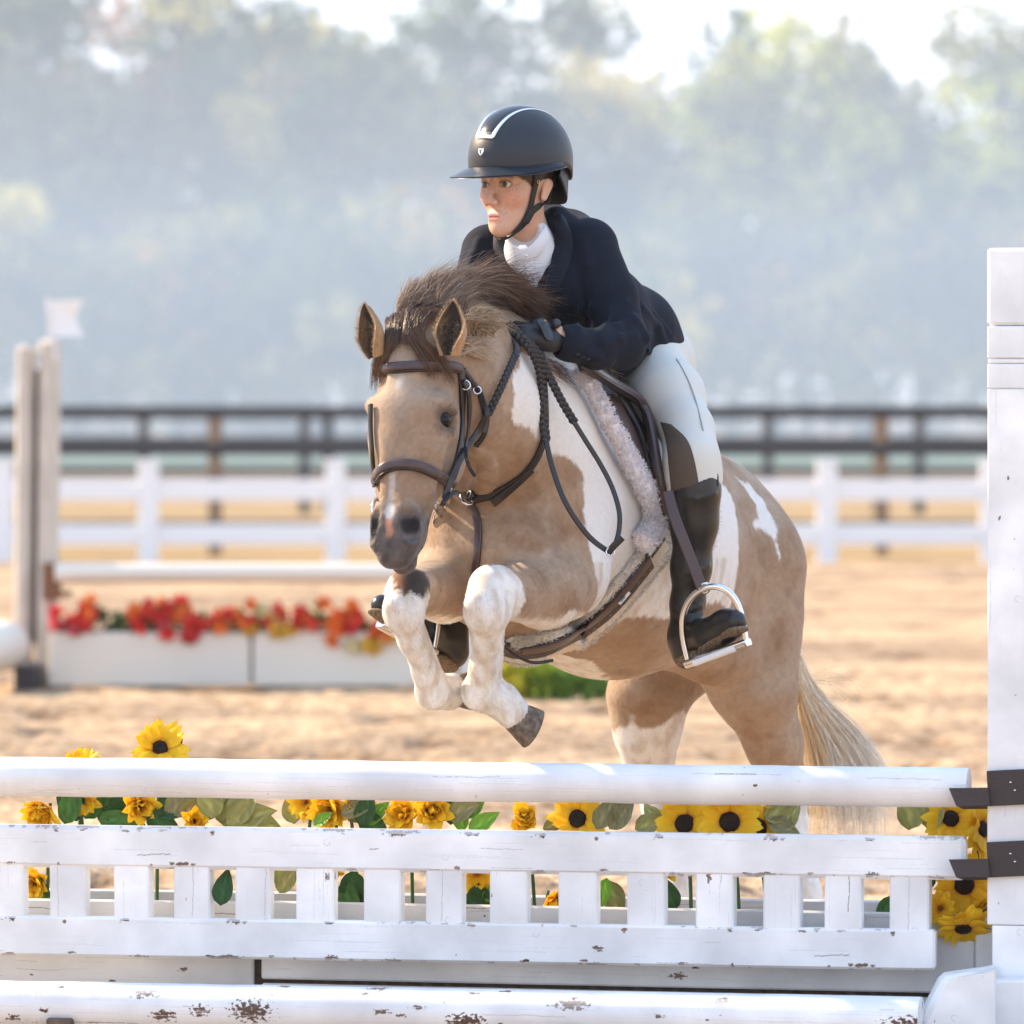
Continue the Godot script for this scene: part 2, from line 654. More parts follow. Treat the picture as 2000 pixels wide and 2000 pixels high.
func build_materials() -> void:
	var fine := ntex(0.05, 4, 3)
	M.fine = fine
	M.leather_grain = ntex(0.09, 3, 8, null, 256)
	M.weave = weave_image()
	M.wood_relief = grain_image(false)
	M.wood_relief_v = grain_image(true)
	# setting
	var sand := mat("sand", Color.WHITE, 0.95, 0.0, 0.25)
	sand.albedo_texture = ntex(0.012, 5, 21, grad([[0.0, lin(0.26, 0.175, 0.105)], [0.42, lin(0.40, 0.275, 0.165)], [0.6, lin(0.50, 0.36, 0.225)], [1.0, lin(0.60, 0.45, 0.30)]]), 1024)
	relief(sand, ntex(0.06, 5, 22), 1.4, 0.55, true)
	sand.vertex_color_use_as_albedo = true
	var dry := mat("dry_field", Color.WHITE, 0.95, 0.0, 0.2)
	dry.albedo_texture = ntex(0.02, 4, 31, grad([[0.0, lin(0.24, 0.16, 0.08)], [1.0, lin(0.42, 0.29, 0.14)]]))
	tri(dry, Vector3(0.05, 0.05, 0.05), true)
	var grass := mat("grass", Color.WHITE, 0.9, 0.0, 0.2)
	grass.albedo_texture = ntex(0.03, 4, 33, grad([[0.0, lin(0.05, 0.11, 0.03)], [1.0, lin(0.13, 0.20, 0.05)]]))
	tri(grass, Vector3(0.05, 0.05, 0.05), true)
	mat("vinyl", lin(0.80, 0.80, 0.80), 0.4)
	mat("dark_board", lin(0.035, 0.032, 0.034), 0.75)
	mat("old_post", lin(0.23, 0.15, 0.09), 0.85)
	mat("bark", lin(0.09, 0.07, 0.05), 0.9)
	var leaf := vcol("leaf", 0.7, 0.3)
	leaf.backlight_enabled = true
	leaf.backlight = Color(0.85, 0.85, 0.6)
	var weathered := mat("weathered", Color.WHITE, 0.8)
	weathered.albedo_texture = ntex(0.02, 4, 41, grad([[0.0, lin(0.42, 0.37, 0.31)], [1.0, lin(0.70, 0.62, 0.53)]]))
	tri(weathered, Vector3(2, 0.3, 2))
	mat("dark_metal", lin(0.03, 0.03, 0.035), 0.6)
	mat("rust", lin(0.20, 0.085, 0.035), 0.8)
	var flag := mat("flag", lin(0.80, 0.80, 0.80), 0.8)
	flag.backlight_enabled = true
	flag.backlight = Color(0.6, 0.6, 0.6)
	mat("cream_paint", lin(0.74, 0.67, 0.57), 0.7)
	var earth := mat("earth", Color.WHITE, 0.95)
	earth.albedo_texture = ntex(0.05, 4, 43, grad([[0.0, lin(0.06, 0.045, 0.03)], [1.0, lin(0.18, 0.13, 0.09)]]), 256)
	tri(earth, Vector3(2, 2, 2))
	var pf := vcol("petal_far", 0.7)
	pf.backlight_enabled = true
	pf.backlight = Color(0.6, 0.6, 0.6)
	# jump
	painted("pole_paint", 51, 26, 90, Color(0.89, 0.89, 0.90), false, 0.35)
	painted("gate_paint", 52, 120, 70, Color(0.90, 0.90, 0.915), false, 0.55, [34, 478, 30, 482])
	var g2: StandardMaterial3D = M.gate_paint.duplicate()
	g2.uv1_offset = Vector3(0.43, 0.0, 0.31)
	M.gate_paint_low = g2
	painted("slat_paint", 53, 40, 40, Color(0.90, 0.90, 0.915), true, 0.35)
	painted("box_paint", 54, 60, 70, Color(0.86, 0.85, 0.845), false, 0.8)
	painted("flaking_paint", 55, 150, 110, Color(0.885, 0.885, 0.885), false, 1.25)
	painted("post_paint", 56, 40, 24, Color(0.90, 0.90, 0.92), true, 0.35)
	var cup := mat("cup_metal", lin(0.055, 0.042, 0.040), 0.65, 0.0, 0.4)
	relief(cup, fine, 0.10, 8.0)
	var steel := mat("steel", lin(0.66, 0.66, 0.67), 0.16, 1.0)
	var petal := vcol("petal", 0.6, 0.35)
	petal.backlight_enabled = true
	petal.backlight = Color(0.7, 0.6, 0.25)
	var lc := vcol("leaf_cloth", 0.6, 0.4)
	lc.backlight_enabled = true
	lc.backlight = Color(0.4, 0.5, 0.2)
	mat("stem", lin(0.04, 0.10, 0.03), 0.6)
	# pony
	var coat := vcol("coat", 0.72, 0.3)
	coat.rim_enabled = true
	coat.rim = 0.3
	coat.rim_tint = 0.6
	vcol("hair", 0.42, 0.5)
	var hoof := mat("hoof", lin(0.24, 0.20, 0.165), 0.65)
	hoof.albedo_texture = ntex(0.03, 4, 5, grad([[0.0, Color(0.45, 0.42, 0.4)], [1.0, Color(1, 0.96, 0.9)]]), 256)
	relief(hoof, fine, 0.15, 6.0)
	mat("horse_eye", lin(0.008, 0.005, 0.004), 0.06, 0.0, 0.32)
	# tack and clothes
	for e in [["leather_brown", 0.060, 0.032, 0.028, 0.30], ["leather_dark", 0.020, 0.014, 0.013, 0.36], ["leather_black", 0.014, 0.011, 0.011, 0.38], ["leather_red", 0.070, 0.032, 0.025, 0.42], ["girth_leather", 0.032, 0.015, 0.014, 0.5], ["boot", 0.011, 0.010, 0.010, 0.33], ["glove", 0.014, 0.015, 0.018, 0.55], ["glove_tab", 0.020, 0.026, 0.036, 0.40]]:
		var lm := mat(e[0], lin(e[1], e[2], e[3]), e[4], 0.0, 0.5)
		relief(lm, M.leather_grain, 0.04, 9.0)
	mat("steel_white", lin(0.75, 0.75, 0.75), 0.45)
	mat("silver", lin(0.74, 0.75, 0.77), 0.25, 0.9)
	mat("brass", lin(0.65, 0.42, 0.12), 0.3, 1.0)
	mat("elastic", lin(0.62, 0.55, 0.42), 0.7)
	mat("label_white", lin(0.78, 0.78, 0.80), 0.5)
	mat("label_blue", lin(0.10, 0.28, 0.42), 0.5)
	vcol("wool", 0.9, 0.1)
	mat("fleece", lin(0.78, 0.74, 0.76), 0.95, 0.0, 0.1)
	mat("fleece_cream", lin(0.66, 0.60, 0.52), 0.95, 0.0, 0.1)
	var skin := vcol("skin", 0.48, 0.4)
	skin.subsurf_scatter_enabled = true
	skin.subsurf_scatter_strength = 0.18
	mat("eye_white", lin(0.62, 0.58, 0.55), 0.12)
	mat("iris", lin(0.075, 0.075, 0.055), 0.1)
	mat("pupil", lin(0.004, 0.004, 0.004), 0.06)
	var shirt := mat("shirt", lin(0.68, 0.69, 0.73), 0.95, 0.0, 0.12)
	relief(shirt, fine, 0.05, 6.0)
	mat("button_pale", lin(0.78, 0.78, 0.80), 0.3)
	mat("button_dark", lin(0.010, 0.011, 0.016), 0.35)
	var jk := mat("jacket", lin(0.0105, 0.0130, 0.022), 0.85, 0.0, 0.25)
	jk.rim_enabled = true
	jk.rim = 0.12
	jk.rim_tint = 0.3
	relief(jk, M.weave, 0.06, 14.0)
	var bre := mat("breeches", lin(0.62, 0.61, 0.56), 0.75, 0.0, 0.3)
	relief(bre, M.weave, 0.03, 18.0)
	var lpl: StandardMaterial3D = jk.duplicate()
	lpl.roughness = 0.6
	lpl.uv1_offset = Vector3(0.2, 0.3, 0.1)
	M.lapel = lpl
	mat("jacket_trim", lin(0.006, 0.007, 0.012), 0.6)
	mat("suede", lin(0.085, 0.062, 0.045), 0.9)
	mat("seam", lin(0.35, 0.35, 0.32), 0.8)
	var sole := mat("sole", Color.WHITE, 0.9)
	sole.albedo_texture = ntex(0.05, 4, 61, grad([[0.0, lin(0.03, 0.024, 0.02)], [0.45, lin(0.16, 0.11, 0.065)], [1.0, lin(0.30, 0.22, 0.14)]]), 256)
	tri(sole, Vector3(9, 9, 9))
	var hel := mat("helmet", lin(0.014, 0.016, 0.021), 0.45, 0.0, 0.5)
	relief(hel, M.leather_grain, 0.02, 14.0)
	mat("helmet_peak", lin(0.016, 0.020, 0.030), 0.38)
	mat("helmet_gloss", lin(0.012, 0.014, 0.020), 0.22)
	mat("webbing", lin(0.010, 0.010, 0.012), 0.6)

# ---------------------------------------------------------------- ground, fences, trees
func ground_sheet(called: String, x0: float, x1: float, z0: float, z1: float, y: float, m: Material) -> void:
	var g := Geo.new()
	g.v = PackedVector3Array([Vector3(x0, y, z0), Vector3(x1, y, z0), Vector3(x1, y, z1), Vector3(x0, y, z1)])
	g.quad(0, 1, 2, 3)
	put(called, g.mesh(), m).set_meta("kind", "structure")

func build_setting() -> void:
	# one sheet to the horizon, the fields on it, the raked arena in front
	ground_sheet("ground", -900, 900, -1500, 60, -0.16, M.dry_field)
	ground_sheet("grass_field", -300, 300, -420, -190, -0.152, M.grass)
	# arena sand: hoof-churned near the jump, flatter far off
	var g := Geo.new()
	var xs := []
	var x := -6.5
	while x <= 6.5:
		xs.append(x)
		x += 0.055 if absf(x) < 2.6 else 0.2
	var zs := []
	var z := 3.0
	while z > -54.0:
		zs.append(z)
		z -= 0.055 if z > -9.0 else (0.10 if z > -24.0 else 0.3)
	for zz: float in zs:
		for xx: float in xs:
			var n1 := noise.get_noise_2d(xx * 2.6, zz * 2.6)
			var n2 := noise.get_noise_2d(xx * 7.0 + 40.0, zz * 7.0)
			var pit := maxf(0.0, noise.get_noise_2d(xx * 1.1 + 9.0, zz * 0.75 + 5.0) - 0.16)
			var far := clampf(1.0 + zz / 40.0, 0.25, 1.0)
			var ridge := noise.get_noise_2d(xx * 0.25 + 70.0, zz * 0.7)
			g.v.append(Vector3(xx, (n1 * 0.045 + n2 * 0.026 - pit * 0.22 + ridge * 0.05) * far - 0.03, zz))
			var shade_tint := smoothstep(0.02, 0.16, noise.get_noise_2d(xx * 0.16 + 33.0, zz * 0.42 + 8.0) + n2 * 0.10 + n1 * 0.06)  # soft grey shade patches painted into the sand colour
			# grey shade bands across the arena, painted into the vertex colour
			shade_tint = maxf(shade_tint, smoothstep(0.30, 0.55, exp(-pow((zz + 14.8 + n1 * 1.2) / 1.5, 2.0)) * 0.8 + n2 * 0.25 + n1 * 0.15))
			shade_tint = maxf(shade_tint, smoothstep(0.35, 0.6, exp(-pow((zz + 27.5 + n1 * 1.6) / 2.2, 2.0)) * smoothstep(-1.0, 2.0, xx) * 0.9 + n2 * 0.25))
			var spot := smoothstep(0.06, 0.22, pit + n2 * 0.06)  # shade painted into the pit hollows, on top of their relief
			g.c.append(Color(1, 1, 1).lerp(Color(0.60, 0.60, 0.63), shade_tint * 0.75).lerp(Color(0.42, 0.38, 0.36), spot))
	var k := xs.size()
	for r in zs.size() - 1:
		for c in k - 1:
			var b: int = r * k + c
			g.quad(b, b + k, b + k + 1, b + 1)
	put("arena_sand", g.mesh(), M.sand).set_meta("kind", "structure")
	ground_sheet("arena", -60, 60, -56, 20, -0.13, M.sand)

func rail_fence(called: String, label: String, z: float, xs: Array, post: Vector3, rails: Array, rail_h: float, m: Material, pm: Material, turn := 0.0) -> void:
	var t := thing(called, label, "fence", Vector3(0, -0.14, z), turn)
	for x: float in xs:
		var p := put("post", bevel_box(post, 0.015), pm, t, Vector3(x, post.y * 0.5, 0))
		if called == "white_fence":
			put("post_cap", bevel_box(Vector3(post.x + 0.03, 0.04, post.z + 0.03), 0.012), pm, p, Vector3(0, post.y * 0.5 + 0.02, 0))
	for i in xs.size() - 1:
		for y: float in rails:
			var a: float = xs[i]
			var b: float = xs[i + 1]
			put("rail", bevel_box(Vector3(b - a - (post.x if called == "white_fence" else -0.02), rail_h, 0.045), 0.006), m, t, Vector3((a + b) * 0.5, y, 0.0 if called == "white_fence" else post.z * 0.5 + 0.024))

func leaf_cloud(g: Geo, c: Vector3, r: Vector3, count: int, size: float, col: Color, rr: RandomNumberGenerator) -> void:
	for i in count:
		var d := Vector3(rr.randfn(), rr.randfn(), rr.randfn()).normalized() * pow(rr.randf(), 0.4)
		var p := c + d * r
		var a := Vector3(rr.randfn(), rr.randfn(), rr.randfn()).normalized()
		var b := a.cross(Vector3(rr.randfn(), rr.randfn(), rr.randfn())).normalized()
		var s := size * rr.randf_range(0.6, 1.3)
		var base := g.v.size()
		var n := (d * r.x + Vector3(0, 0.4, 0)).normalized()
		g.v.append_array([p + a * s, p + b * s * 0.6, p - a * s, p - b * s * 0.6])
		var cc := col * rr.randf_range(0.7, 1.3)
		g.c.append_array([cc, cc, cc, cc])
		g.i.append_array([base, base + 1, base + 2, base, base + 2, base + 3])

func tree(label: String, at: Vector3, h: float, w: float, cols: Array, sd: int, lobes := 15, per := 120, group := "trees along the far side of the field") -> void:
	var rr := RandomNumberGenerator.new()
	rr.seed = sd
	var t := thing("tree", label, "tree", at, 0.0, group)
	var g := Geo.new()
	var lean := Vector3(rr.randf_range(-0.6, 0.6), 0, 0)
	sweep(g, spline([Vector3.ZERO, Vector3(0, h * 0.3, 0) + lean * 0.4, Vector3(0, h * 0.62, 0) + lean, Vector3(0, h * 0.85, 0) + lean], 4), frames(spline([Vector3.ZERO, Vector3(0, h * 0.3, 0) + lean * 0.4, Vector3(0, h * 0.62, 0) + lean, Vector3(0, h * 0.85, 0) + lean], 4), Vector3.RIGHT), round_prof(w * 0.035, 8), PackedFloat32Array([1.3, 1.1, 1.0, 0.95, 0.9, 0.85, 0.8, 0.75, 0.7, 0.6, 0.5, 0.4, 0.3]))
	var cg := Geo.new()
	for i in lobes:
		var f := rr.randf()
		var y := h * lerpf(0.30, 0.93, f)
		var span := w * 0.5 * sqrt(maxf(0.12, 1.0 - pow((f - 0.38) / 0.68, 2.0)))
		var ang := rr.randf() * TAU
		var c := Vector3(cos(ang), 0, sin(ang) * 0.8) * span * rr.randf_range(0.35, 1.0) + Vector3(0, y, 0) + lean * f
		var b := Vector3(0, y - h * 0.12, 0) + lean * f
		var limb := PackedVector3Array([b, b.lerp(c, 0.55) + Vector3(0, 0.2, 0), c])
		sweep(g, limb, frames(limb), round_prof(w * 0.012, 5), PackedFloat32Array([1.0, 0.7, 0.3]))
		var r := w * rr.randf_range(0.13, 0.23)
		leaf_cloud(cg, c, Vector3(r * 1.15, r * 0.85, r * 1.1), per, w * 0.040, cols[rr.randi() % cols.size()], rr)
	leaf_cloud(cg, Vector3(0, h * 0.58, 0) + lean * 0.6, Vector3(w * 0.36, h * 0.32, w * 0.34), per * 8, w * 0.040, cols[0], rr)
	put("trunk", g.mesh(), M.bark, t)
	put("crown", cg.mesh(), M.leaf, t)

func build_background() -> void:
	# white rail fence of the arena
	var s := FOCAL / 70.5
	var xs := []
	for px in [-360, 5, 290, 655, 975, 1295, 1615, 1935, 2255]: xs.append((px - 1000.0) / s)
	rail_fence("white_fence", "white two-rail fence along the far edge of the sand arena", CAM_Z - 70.5, xs, Vector3(0.20, 1.10, 0.16), [0.38, 0.83], 0.21, M.vinyl, M.vinyl)
	# dark board fences of the paddocks behind
	xs = []
	for px in [-420, 45, 420, 825, 1240, 1722, 2140]: xs.append((px - 1000.0) / (FOCAL / 79.0))
	rail_fence("dark_board_fence", "dark board paddock fence standing just behind the white fence", CAM_Z - 79.0, xs, Vector3(0.15, 1.66, 0.15), [0.32, 0.80, 1.20, 1.62], 0.14, M.dark_board, M.old_post)
	xs = []
	for px in [-300, -30, 280, 595, 640, 940, 1210, 1500, 1715, 1795, 2100]: xs.append((px - 1000.0) / (FOCAL / 112.0))
	rail_fence("dark_board_fence", "farther dark board fence with close-set posts beyond the first one", CAM_Z - 112.0, xs, Vector3(0.17, 1.64, 0.17), [0.70, 1.17, 1.60], 0.15, M.dark_board, M.dark_board)
	# trees beyond the field
	var green := Color(0.085, 0.135, 0.040)
	var dull := Color(0.28, 0.27, 0.10)
	var gold := Color(0.74, 0.60, 0.17)
	var rust := Color(0.52, 0.28, 0.11)
	var lime := Color(0.64, 0.64, 0.13)
	var list := [
		["tall dull-green tree at the left end of the tree line", -40, -300, 23.0, 12.0, [dull, green, gold, dull]],
		["rust-tinged tree right of the tall left end tree, under a gap of sky", 150, -306, 19.5, 9.0, [green, rust, dull, gold]],
		["broad dull-green tree above the white flag", 400, -300, 18.6, 10.0, [dull, green, gold, dull, rust]],
		["dark green tree with rounded top between flag and helmet", 560, -309, 18.8, 9.0, [green, dull, gold]],
		["yellowing tree left of the rider's helmet", 700, -296, 17.6, 9.0, [dull, gold, green, dull]],
		["tallest green tree rising behind the rider's helmet", 930, -302, 21.0, 9.0, [green, dull, gold, green]],
		["slim dark tree just right of the helmet, beside a sky gap", 1130, -308, 18.6, 6.5, [green, green, dull]],
		["low dark tree between the slim tree and the lime one", 1300, -306, 16.6, 8.5, [green, dull, gold]],
		["lime-yellow topped tree right of the rider", 1510, -298, 17.6, 9.0, [lime, green, dull, lime]],
		["thin gappy tree with sky showing through its top", 1690, -306, 16.0, 8.0, [green, dull]],
		["short dark tree under the dip in the tree line at right", 1800, -310, 15.0, 8.0, [green, dull, green]],
		["lime-gold tree behind the white jump post at right", 1960, -298, 17.2, 8.5, [green, lime, gold, dull]],
		["dark tree at the far right edge of the tree line", 2140, -304, 18.0, 9.0, [green, dull]],
	]
	var i := 0
	for a in list:
		var z: float = a[2] + 16.0
		tree(a[0], Vector3((a[1] - 1000.0) / (FOCAL / (CAM_Z - z)), -0.15, z), a[3] * 1.13, a[4] * 1.15, a[5], 100 + i, 24, 100)
		i += 1
	# lower shrubs and young trees in front of them
	for j in 12:
		var px := -60.0 + j * 190.0 + rng.randf_range(-40, 40)
		var z := -268.0 + rng.randf_range(-8, 8)
		var kinds := ["at the far left", "left of the white flag", "behind the white flag", "right of the white flag", "above the pony's poll line at left", "left of the rider", "behind the rider", "right of the rider's shoulder", "right of the rider's back", "between rider and white post", "left of the white post", "behind the white post"]
		tree("low bushy tree in the hazy undergrowth " + kinds[j], Vector3((px - 1000.0) / (FOCAL / (CAM_Z - z)), -0.15, z), rng.randf_range(8.5, 11.5), rng.randf_range(8.5, 11.0), [[green, dull, gold], [green, green, dull], [dull, rust, green]][j % 3], 300 + j, 14, 70, "undergrowth below the tree line")
	# a low hedge closes the foot of the tree line
	var hg := Geo.new()
	var hr := RandomNumberGenerator.new()
	hr.seed = 5
	var hedge := thing("hedge", "low dark hedge along the foot of the tree line", "hedge", Vector3(0, -0.15, -256))
	for k in 70: leaf_cloud(hg, Vector3(-35.0 + k, hr.randf_range(1.4, 2.6), hr.randf_range(-1, 1)), Vector3(1.1, hr.randf_range(2.0, 3.6), 0.9), 90, 0.32, [green, dull, green, Color(0.10, 0.10, 0.04)][k % 4], hr)
	put("foliage", hg.mesh(), M.leaf, hedge)
	# morning mist over the fields
	for e in [["low bank of blue-white mist lying before the trees", 9.0, -300.0, -120.0, 0.0024, Color(0.80, 0.90, 1.0)], ["middle layer of blue-white mist at half the height of the trees", 16.0, -310.0, -100.0, 0.0016, Color(0.86, 0.93, 1.0)], ["thin upper layer of blue-white mist over the whole field", 25.0, -330.0, -62.0, 0.0009, Color(0.93, 0.96, 1.0)]]:
		var mist := FogVolume.new()
		mist.name = numbered("mist")
		mist.size = Vector3(640, e[1] + 0.2, e[3] - e[2])
		mist.position = Vector3(0, e[1] * 0.5 - 0.2, (e[2] + e[3]) * 0.5)
		var fm := FogMaterial.new()
		fm.albedo = e[5]
		fm.density = e[4]
		mist.material = fm
		add_child(mist)
		tag(mist, e[0], "mist", "", "stuff")
	back_jump()

func back_jump() -> void:
	var z := CAM_Z - 38.0
	# standard with two boards
	var t := thing("jump_standard", "weathered tall jump standard of two upright boards, at left behind", "jump standard", V(75, 1335, z))
	for b in [[44, 674, 1330, 0.034], [90, 664, 1335, 0.042]]:
		var p0 := V(b[0], b[1], z)
		var p1 := V(b[0] + 8, b[2] + 12, z)
		var o := put("upright", bevel_box(Vector3(b[3] * 2.3, p0.y - p1.y, 0.115), 0.02), M.weathered, t)
		o.position = (p0 + p1) * 0.5 - t.position
		o.rotation.z = -0.012
		o.rotation.y = -0.38
	put("spacer", bevel_box(Vector3(0.05, 1.5, 0.05), 0.004), M.dark_metal, t, V(68, 990, z - 0.06) - t.position)  # dark strip filling the gap between the two boards
	put("foot", bevel_box(Vector3(0.12, 0.14, 1.1), 0.01), M.dark_board, t, V(62, 1320, z) - t.position)
	var cup := thing("jump_cup", "rusty brown cup holding the far white pole to the weathered standard", "jump cup", V(112, 1135, z + 0.08))
	put("plate", bevel_box(Vector3(0.10, 0.20, 0.03), 0.004), M.rust, cup, Vector3(-0.03, 0.0, 0))
	put("lip", bevel_box(Vector3(0.10, 0.03, 0.12), 0.004), M.rust, cup, Vector3(0.03, -0.07, 0.04))
	# flag
	t = thing("flag", "small white swallow-tailed flag on top of the weathered standard", "flag", V(103, 700, z + 0.05))
	var g := Geo.new()
	var o0 := V(98, 588, z + 0.05) - t.position
	var pts := [[0, 0], [72, -3], [55, 32], [72, 70], [0, 70]]
	for side in 2:
		for q in pts:
			var p := V(92 + q[0], 587 + q[1], z + 0.05)
			g.v.append(p - t.position + Vector3(0, sin(q[0] * 0.06) * 0.004, (0.003 if side == 0 else -0.003) + sin(q[0] * 0.09) * 0.018))
	for side in 2:
		var b := side * 5
		for tri in [[0, 1, 2], [0, 2, 4], [4, 2, 3]]:
			if side == 0: g.i.append_array([b + tri[0], b + tri[1], b + tri[2]])
			else: g.i.append_array([b + tri[0], b + tri[2], b + tri[1]])
	for q in 5: g.quad(q, q + 5, (q + 1) % 5 + 5, (q + 1) % 5)
	put("cloth", g.mesh(false), M.flag, t)
	put("staff", tube(PackedVector3Array([V(108, 705, z + 0.05) - t.position, V(93, 584, z + 0.05) - t.position]), 0.012), M.flag, t)
	# far pole
	var pole := PackedVector3Array()
	for i in 13: pole.append(V(108 + i * 80.0, 1119, z + 0.12))
	t = thing("jump_pole", "blurred white pole over the red flowers in the background", "jump pole", pole[0])
	var lp := PackedVector3Array()
	for p in pole: lp.append(p - t.position)
	put("pole_body", tube(lp, 0.052, 12), M.cream_paint, t)
	# flower box under it
	t = thing("flower_box", "pale plank box below the red flowers in the background", "flower box", V(450, 1345, z + 0.2))
	for q in [[95, 488], [494, 890], [896, 1290]]:
		var a := V(q[0], 1235, z + 0.2)
		var b := V(q[1], 1340, z + 0.2)
		put("plank", bevel_box(Vector3(b.x - a.x, a.y - b.y, 0.05), 0.008), M.cream_paint, t, (a + b) * 0.5 - t.position)
	put("back_board", bevel_box(V(1290, 0, z).distance_to(V(95, 0, z)) * Vector3(1, 0, 0) + Vector3(0, 0.26, 0.04), 0.008), M.cream_paint, t, V(692, 1290, z - 0.25) - t.position)
	put("earth", bevel_box(V(1290, 0, z).distance_to(V(95, 0, z)) * Vector3(1, 0, 0) + Vector3(-0.05, 0.06, 0.36), 0.01), M.earth, t, V(692, 1240, z - 0.02) - t.position)
	# bunches of artificial flowers
	var red := Color(0.72, 0.05, 0.035)
	var orange := Color(0.85, 0.20, 0.025)
	var yellow := Color(0.80, 0.50, 0.05)
	var pink := Color(0.65, 0.10, 0.12)
	var cream := Color(0.75, 0.65, 0.35)
	var spots := [[135, 1215, [red, red, pink]], [180, 1190, [red, orange]], [235, 1205, []], [285, 1205, [red, orange, red]], [340, 1185, [red, red, orange]], [350, 1228, [red, pink, red]], [400, 1210, [red, red, orange]], [455, 1200, [orange, red, orange]], [510, 1210, [yellow, cream, red]], [560, 1225, [orange, red, yellow]], [615, 1195, [orange, red]], [655, 1230, [red, orange]], [690, 1205, [orange, orange, red]], [720, 1245, [yellow, cream, yellow]], [765, 1240, [red, orange, red]], [800, 1225, [yellow, red]], [850, 1220, [orange, red]]]
	var desc := ["red bunch at the left end of the far flower box", "second red bunch from the weathered standard", "leafy green bunch with no bloom left of the red mass", "red and orange bunch right of the green foliage", "tall red bunch, highest of the far flowers", "red bunch drooping lowest over the box front", "red bunch right of the drooping one", "orange bunch left of the plank seam", "yellow and cream bunch just right of the plank seam", "orange bunch hanging over the right plank", "orange-red bunch standing tallest on the right plank", "deep red bunch near the pony's right knee", "orange bunch close to the pony's right knee", "pale yellow bunch beside the rider's far stirrup", "red bunch touching the rider's far stirrup", "yellow and red bunch behind the pony's right foreleg", "orange and red bunch behind the pony's forelegs"]
	for i in spots.size():
		var s = spots[i]
		t = thing("flower_bunch", desc[i], "flowers", V(s[0], 1250, z + 0.1), 0.0, "artificial flowers of the far jump")
		var fg := Geo.new()
		leaf_cloud(fg, V(s[0], s[1] + 12, z + 0.13) - t.position, Vector3(0.10, 0.07, 0.08), 60, 0.032, Color(0.07, 0.11, 0.03), rng)
		put("foliage", fg.mesh(), M.leaf, t)
		for c: Color in s[2]:
			for q in 2:
				var bg := Geo.new()
				leaf_cloud(bg, Vector3.ZERO, Vector3(0.042, 0.038, 0.045), 36, 0.026, c, rng)
				put("bloom", bg.mesh(), M.petal_far, t, V(s[0] + rng.randf_range(-34, 34), s[1] + rng.randf_range(-24, 26), z + 0.24) - t.position)
	# the butt of another pole at the left edge
	t = thing("jump_pole", "white pole butt lying at the left edge beside the weathered standard", "jump pole", V(5, 1345, z + 0.5))
	var bp := PackedVector3Array([V(-60, 1270, z + 1.4) - t.position, V(-20, 1266, z + 0.8) - t.position, V(8, 1262, z + 0.3) - t.position])
	put("pole_body", tube(bp, 0.14, 16), M.cream_paint, t)
	# yellow-green shrub seen under the belly
	t = thing("garden_shrub", "yellow-green leafy shrub seen under the pony's belly", "shrub", V(1090, 1372, CAM_Z - 36.0))
	var sg := Geo.new()
	for e in [[985, 1310, Color(0.62, 0.56, 0.05)], [1030, 1315, Color(0.42, 0.48, 0.05)], [1075, 1322, Color(0.20, 0.30, 0.04)], [1110, 1335, Color(0.15, 0.25, 0.04)], [1150, 1340, Color(0.13, 0.23, 0.04)], [1000, 1345, Color(0.60, 0.56, 0.06)], [1060, 1350, Color(0.34, 0.42, 0.05)]]:
		leaf_cloud(sg, V(e[0], e[1], CAM_Z - 36.0) - t.position, Vector3(0.13, 0.10, 0.12), 150, 0.035, e[2], rng)
	put("foliage", sg.mesh(), M.leaf, t)
	put("stem", tube(PackedVector3Array([Vector3(0, -0.15, 0), Vector3(0, 0.06, 0)]), 0.02), M.bark, t)

# ---------------------------------------------------------------- the jump
const TURN := -12.0
var jump_x: Vector3
var jump_z: Vector3

# a point of the jump: along it, up, towards the viewer
func J(x: float, y: float, z := 0.0) -> Vector3:
	return jump_x * x + Vector3(0, y, 0) + jump_z * z

# where along the jump a picture column falls, for a sheet z in front of its plane
func JX(px: float, z := 0.0) -> float:
	var k := (px - 1000.0) / FOCAL
	# x = k * (CAM_Z - zw), xw = jx.x*a + jz.x*z, zw = jx.z*a + jz.z*z
	return (k * (CAM_Z - jump_z.z * z) - jump_z.x * z) / (jump_x.x + k * jump_x.z)

func board(parent: Node3D, called: String, x0: float, x1: float, y0: float, y1: float, z0: float, z1: float, m: Material, bev := 0.004, tilt := 0.0) -> MeshInstance3D:
	var o := put(called, bevel_box(Vector3(x1 - x0, y1 - y0, z1 - z0), bev), m, parent, Vector3((x0 + x1) * 0.5, (y0 + y1) * 0.5, (z0 + z1) * 0.5))
	o.rotation.z = tilt
	return o

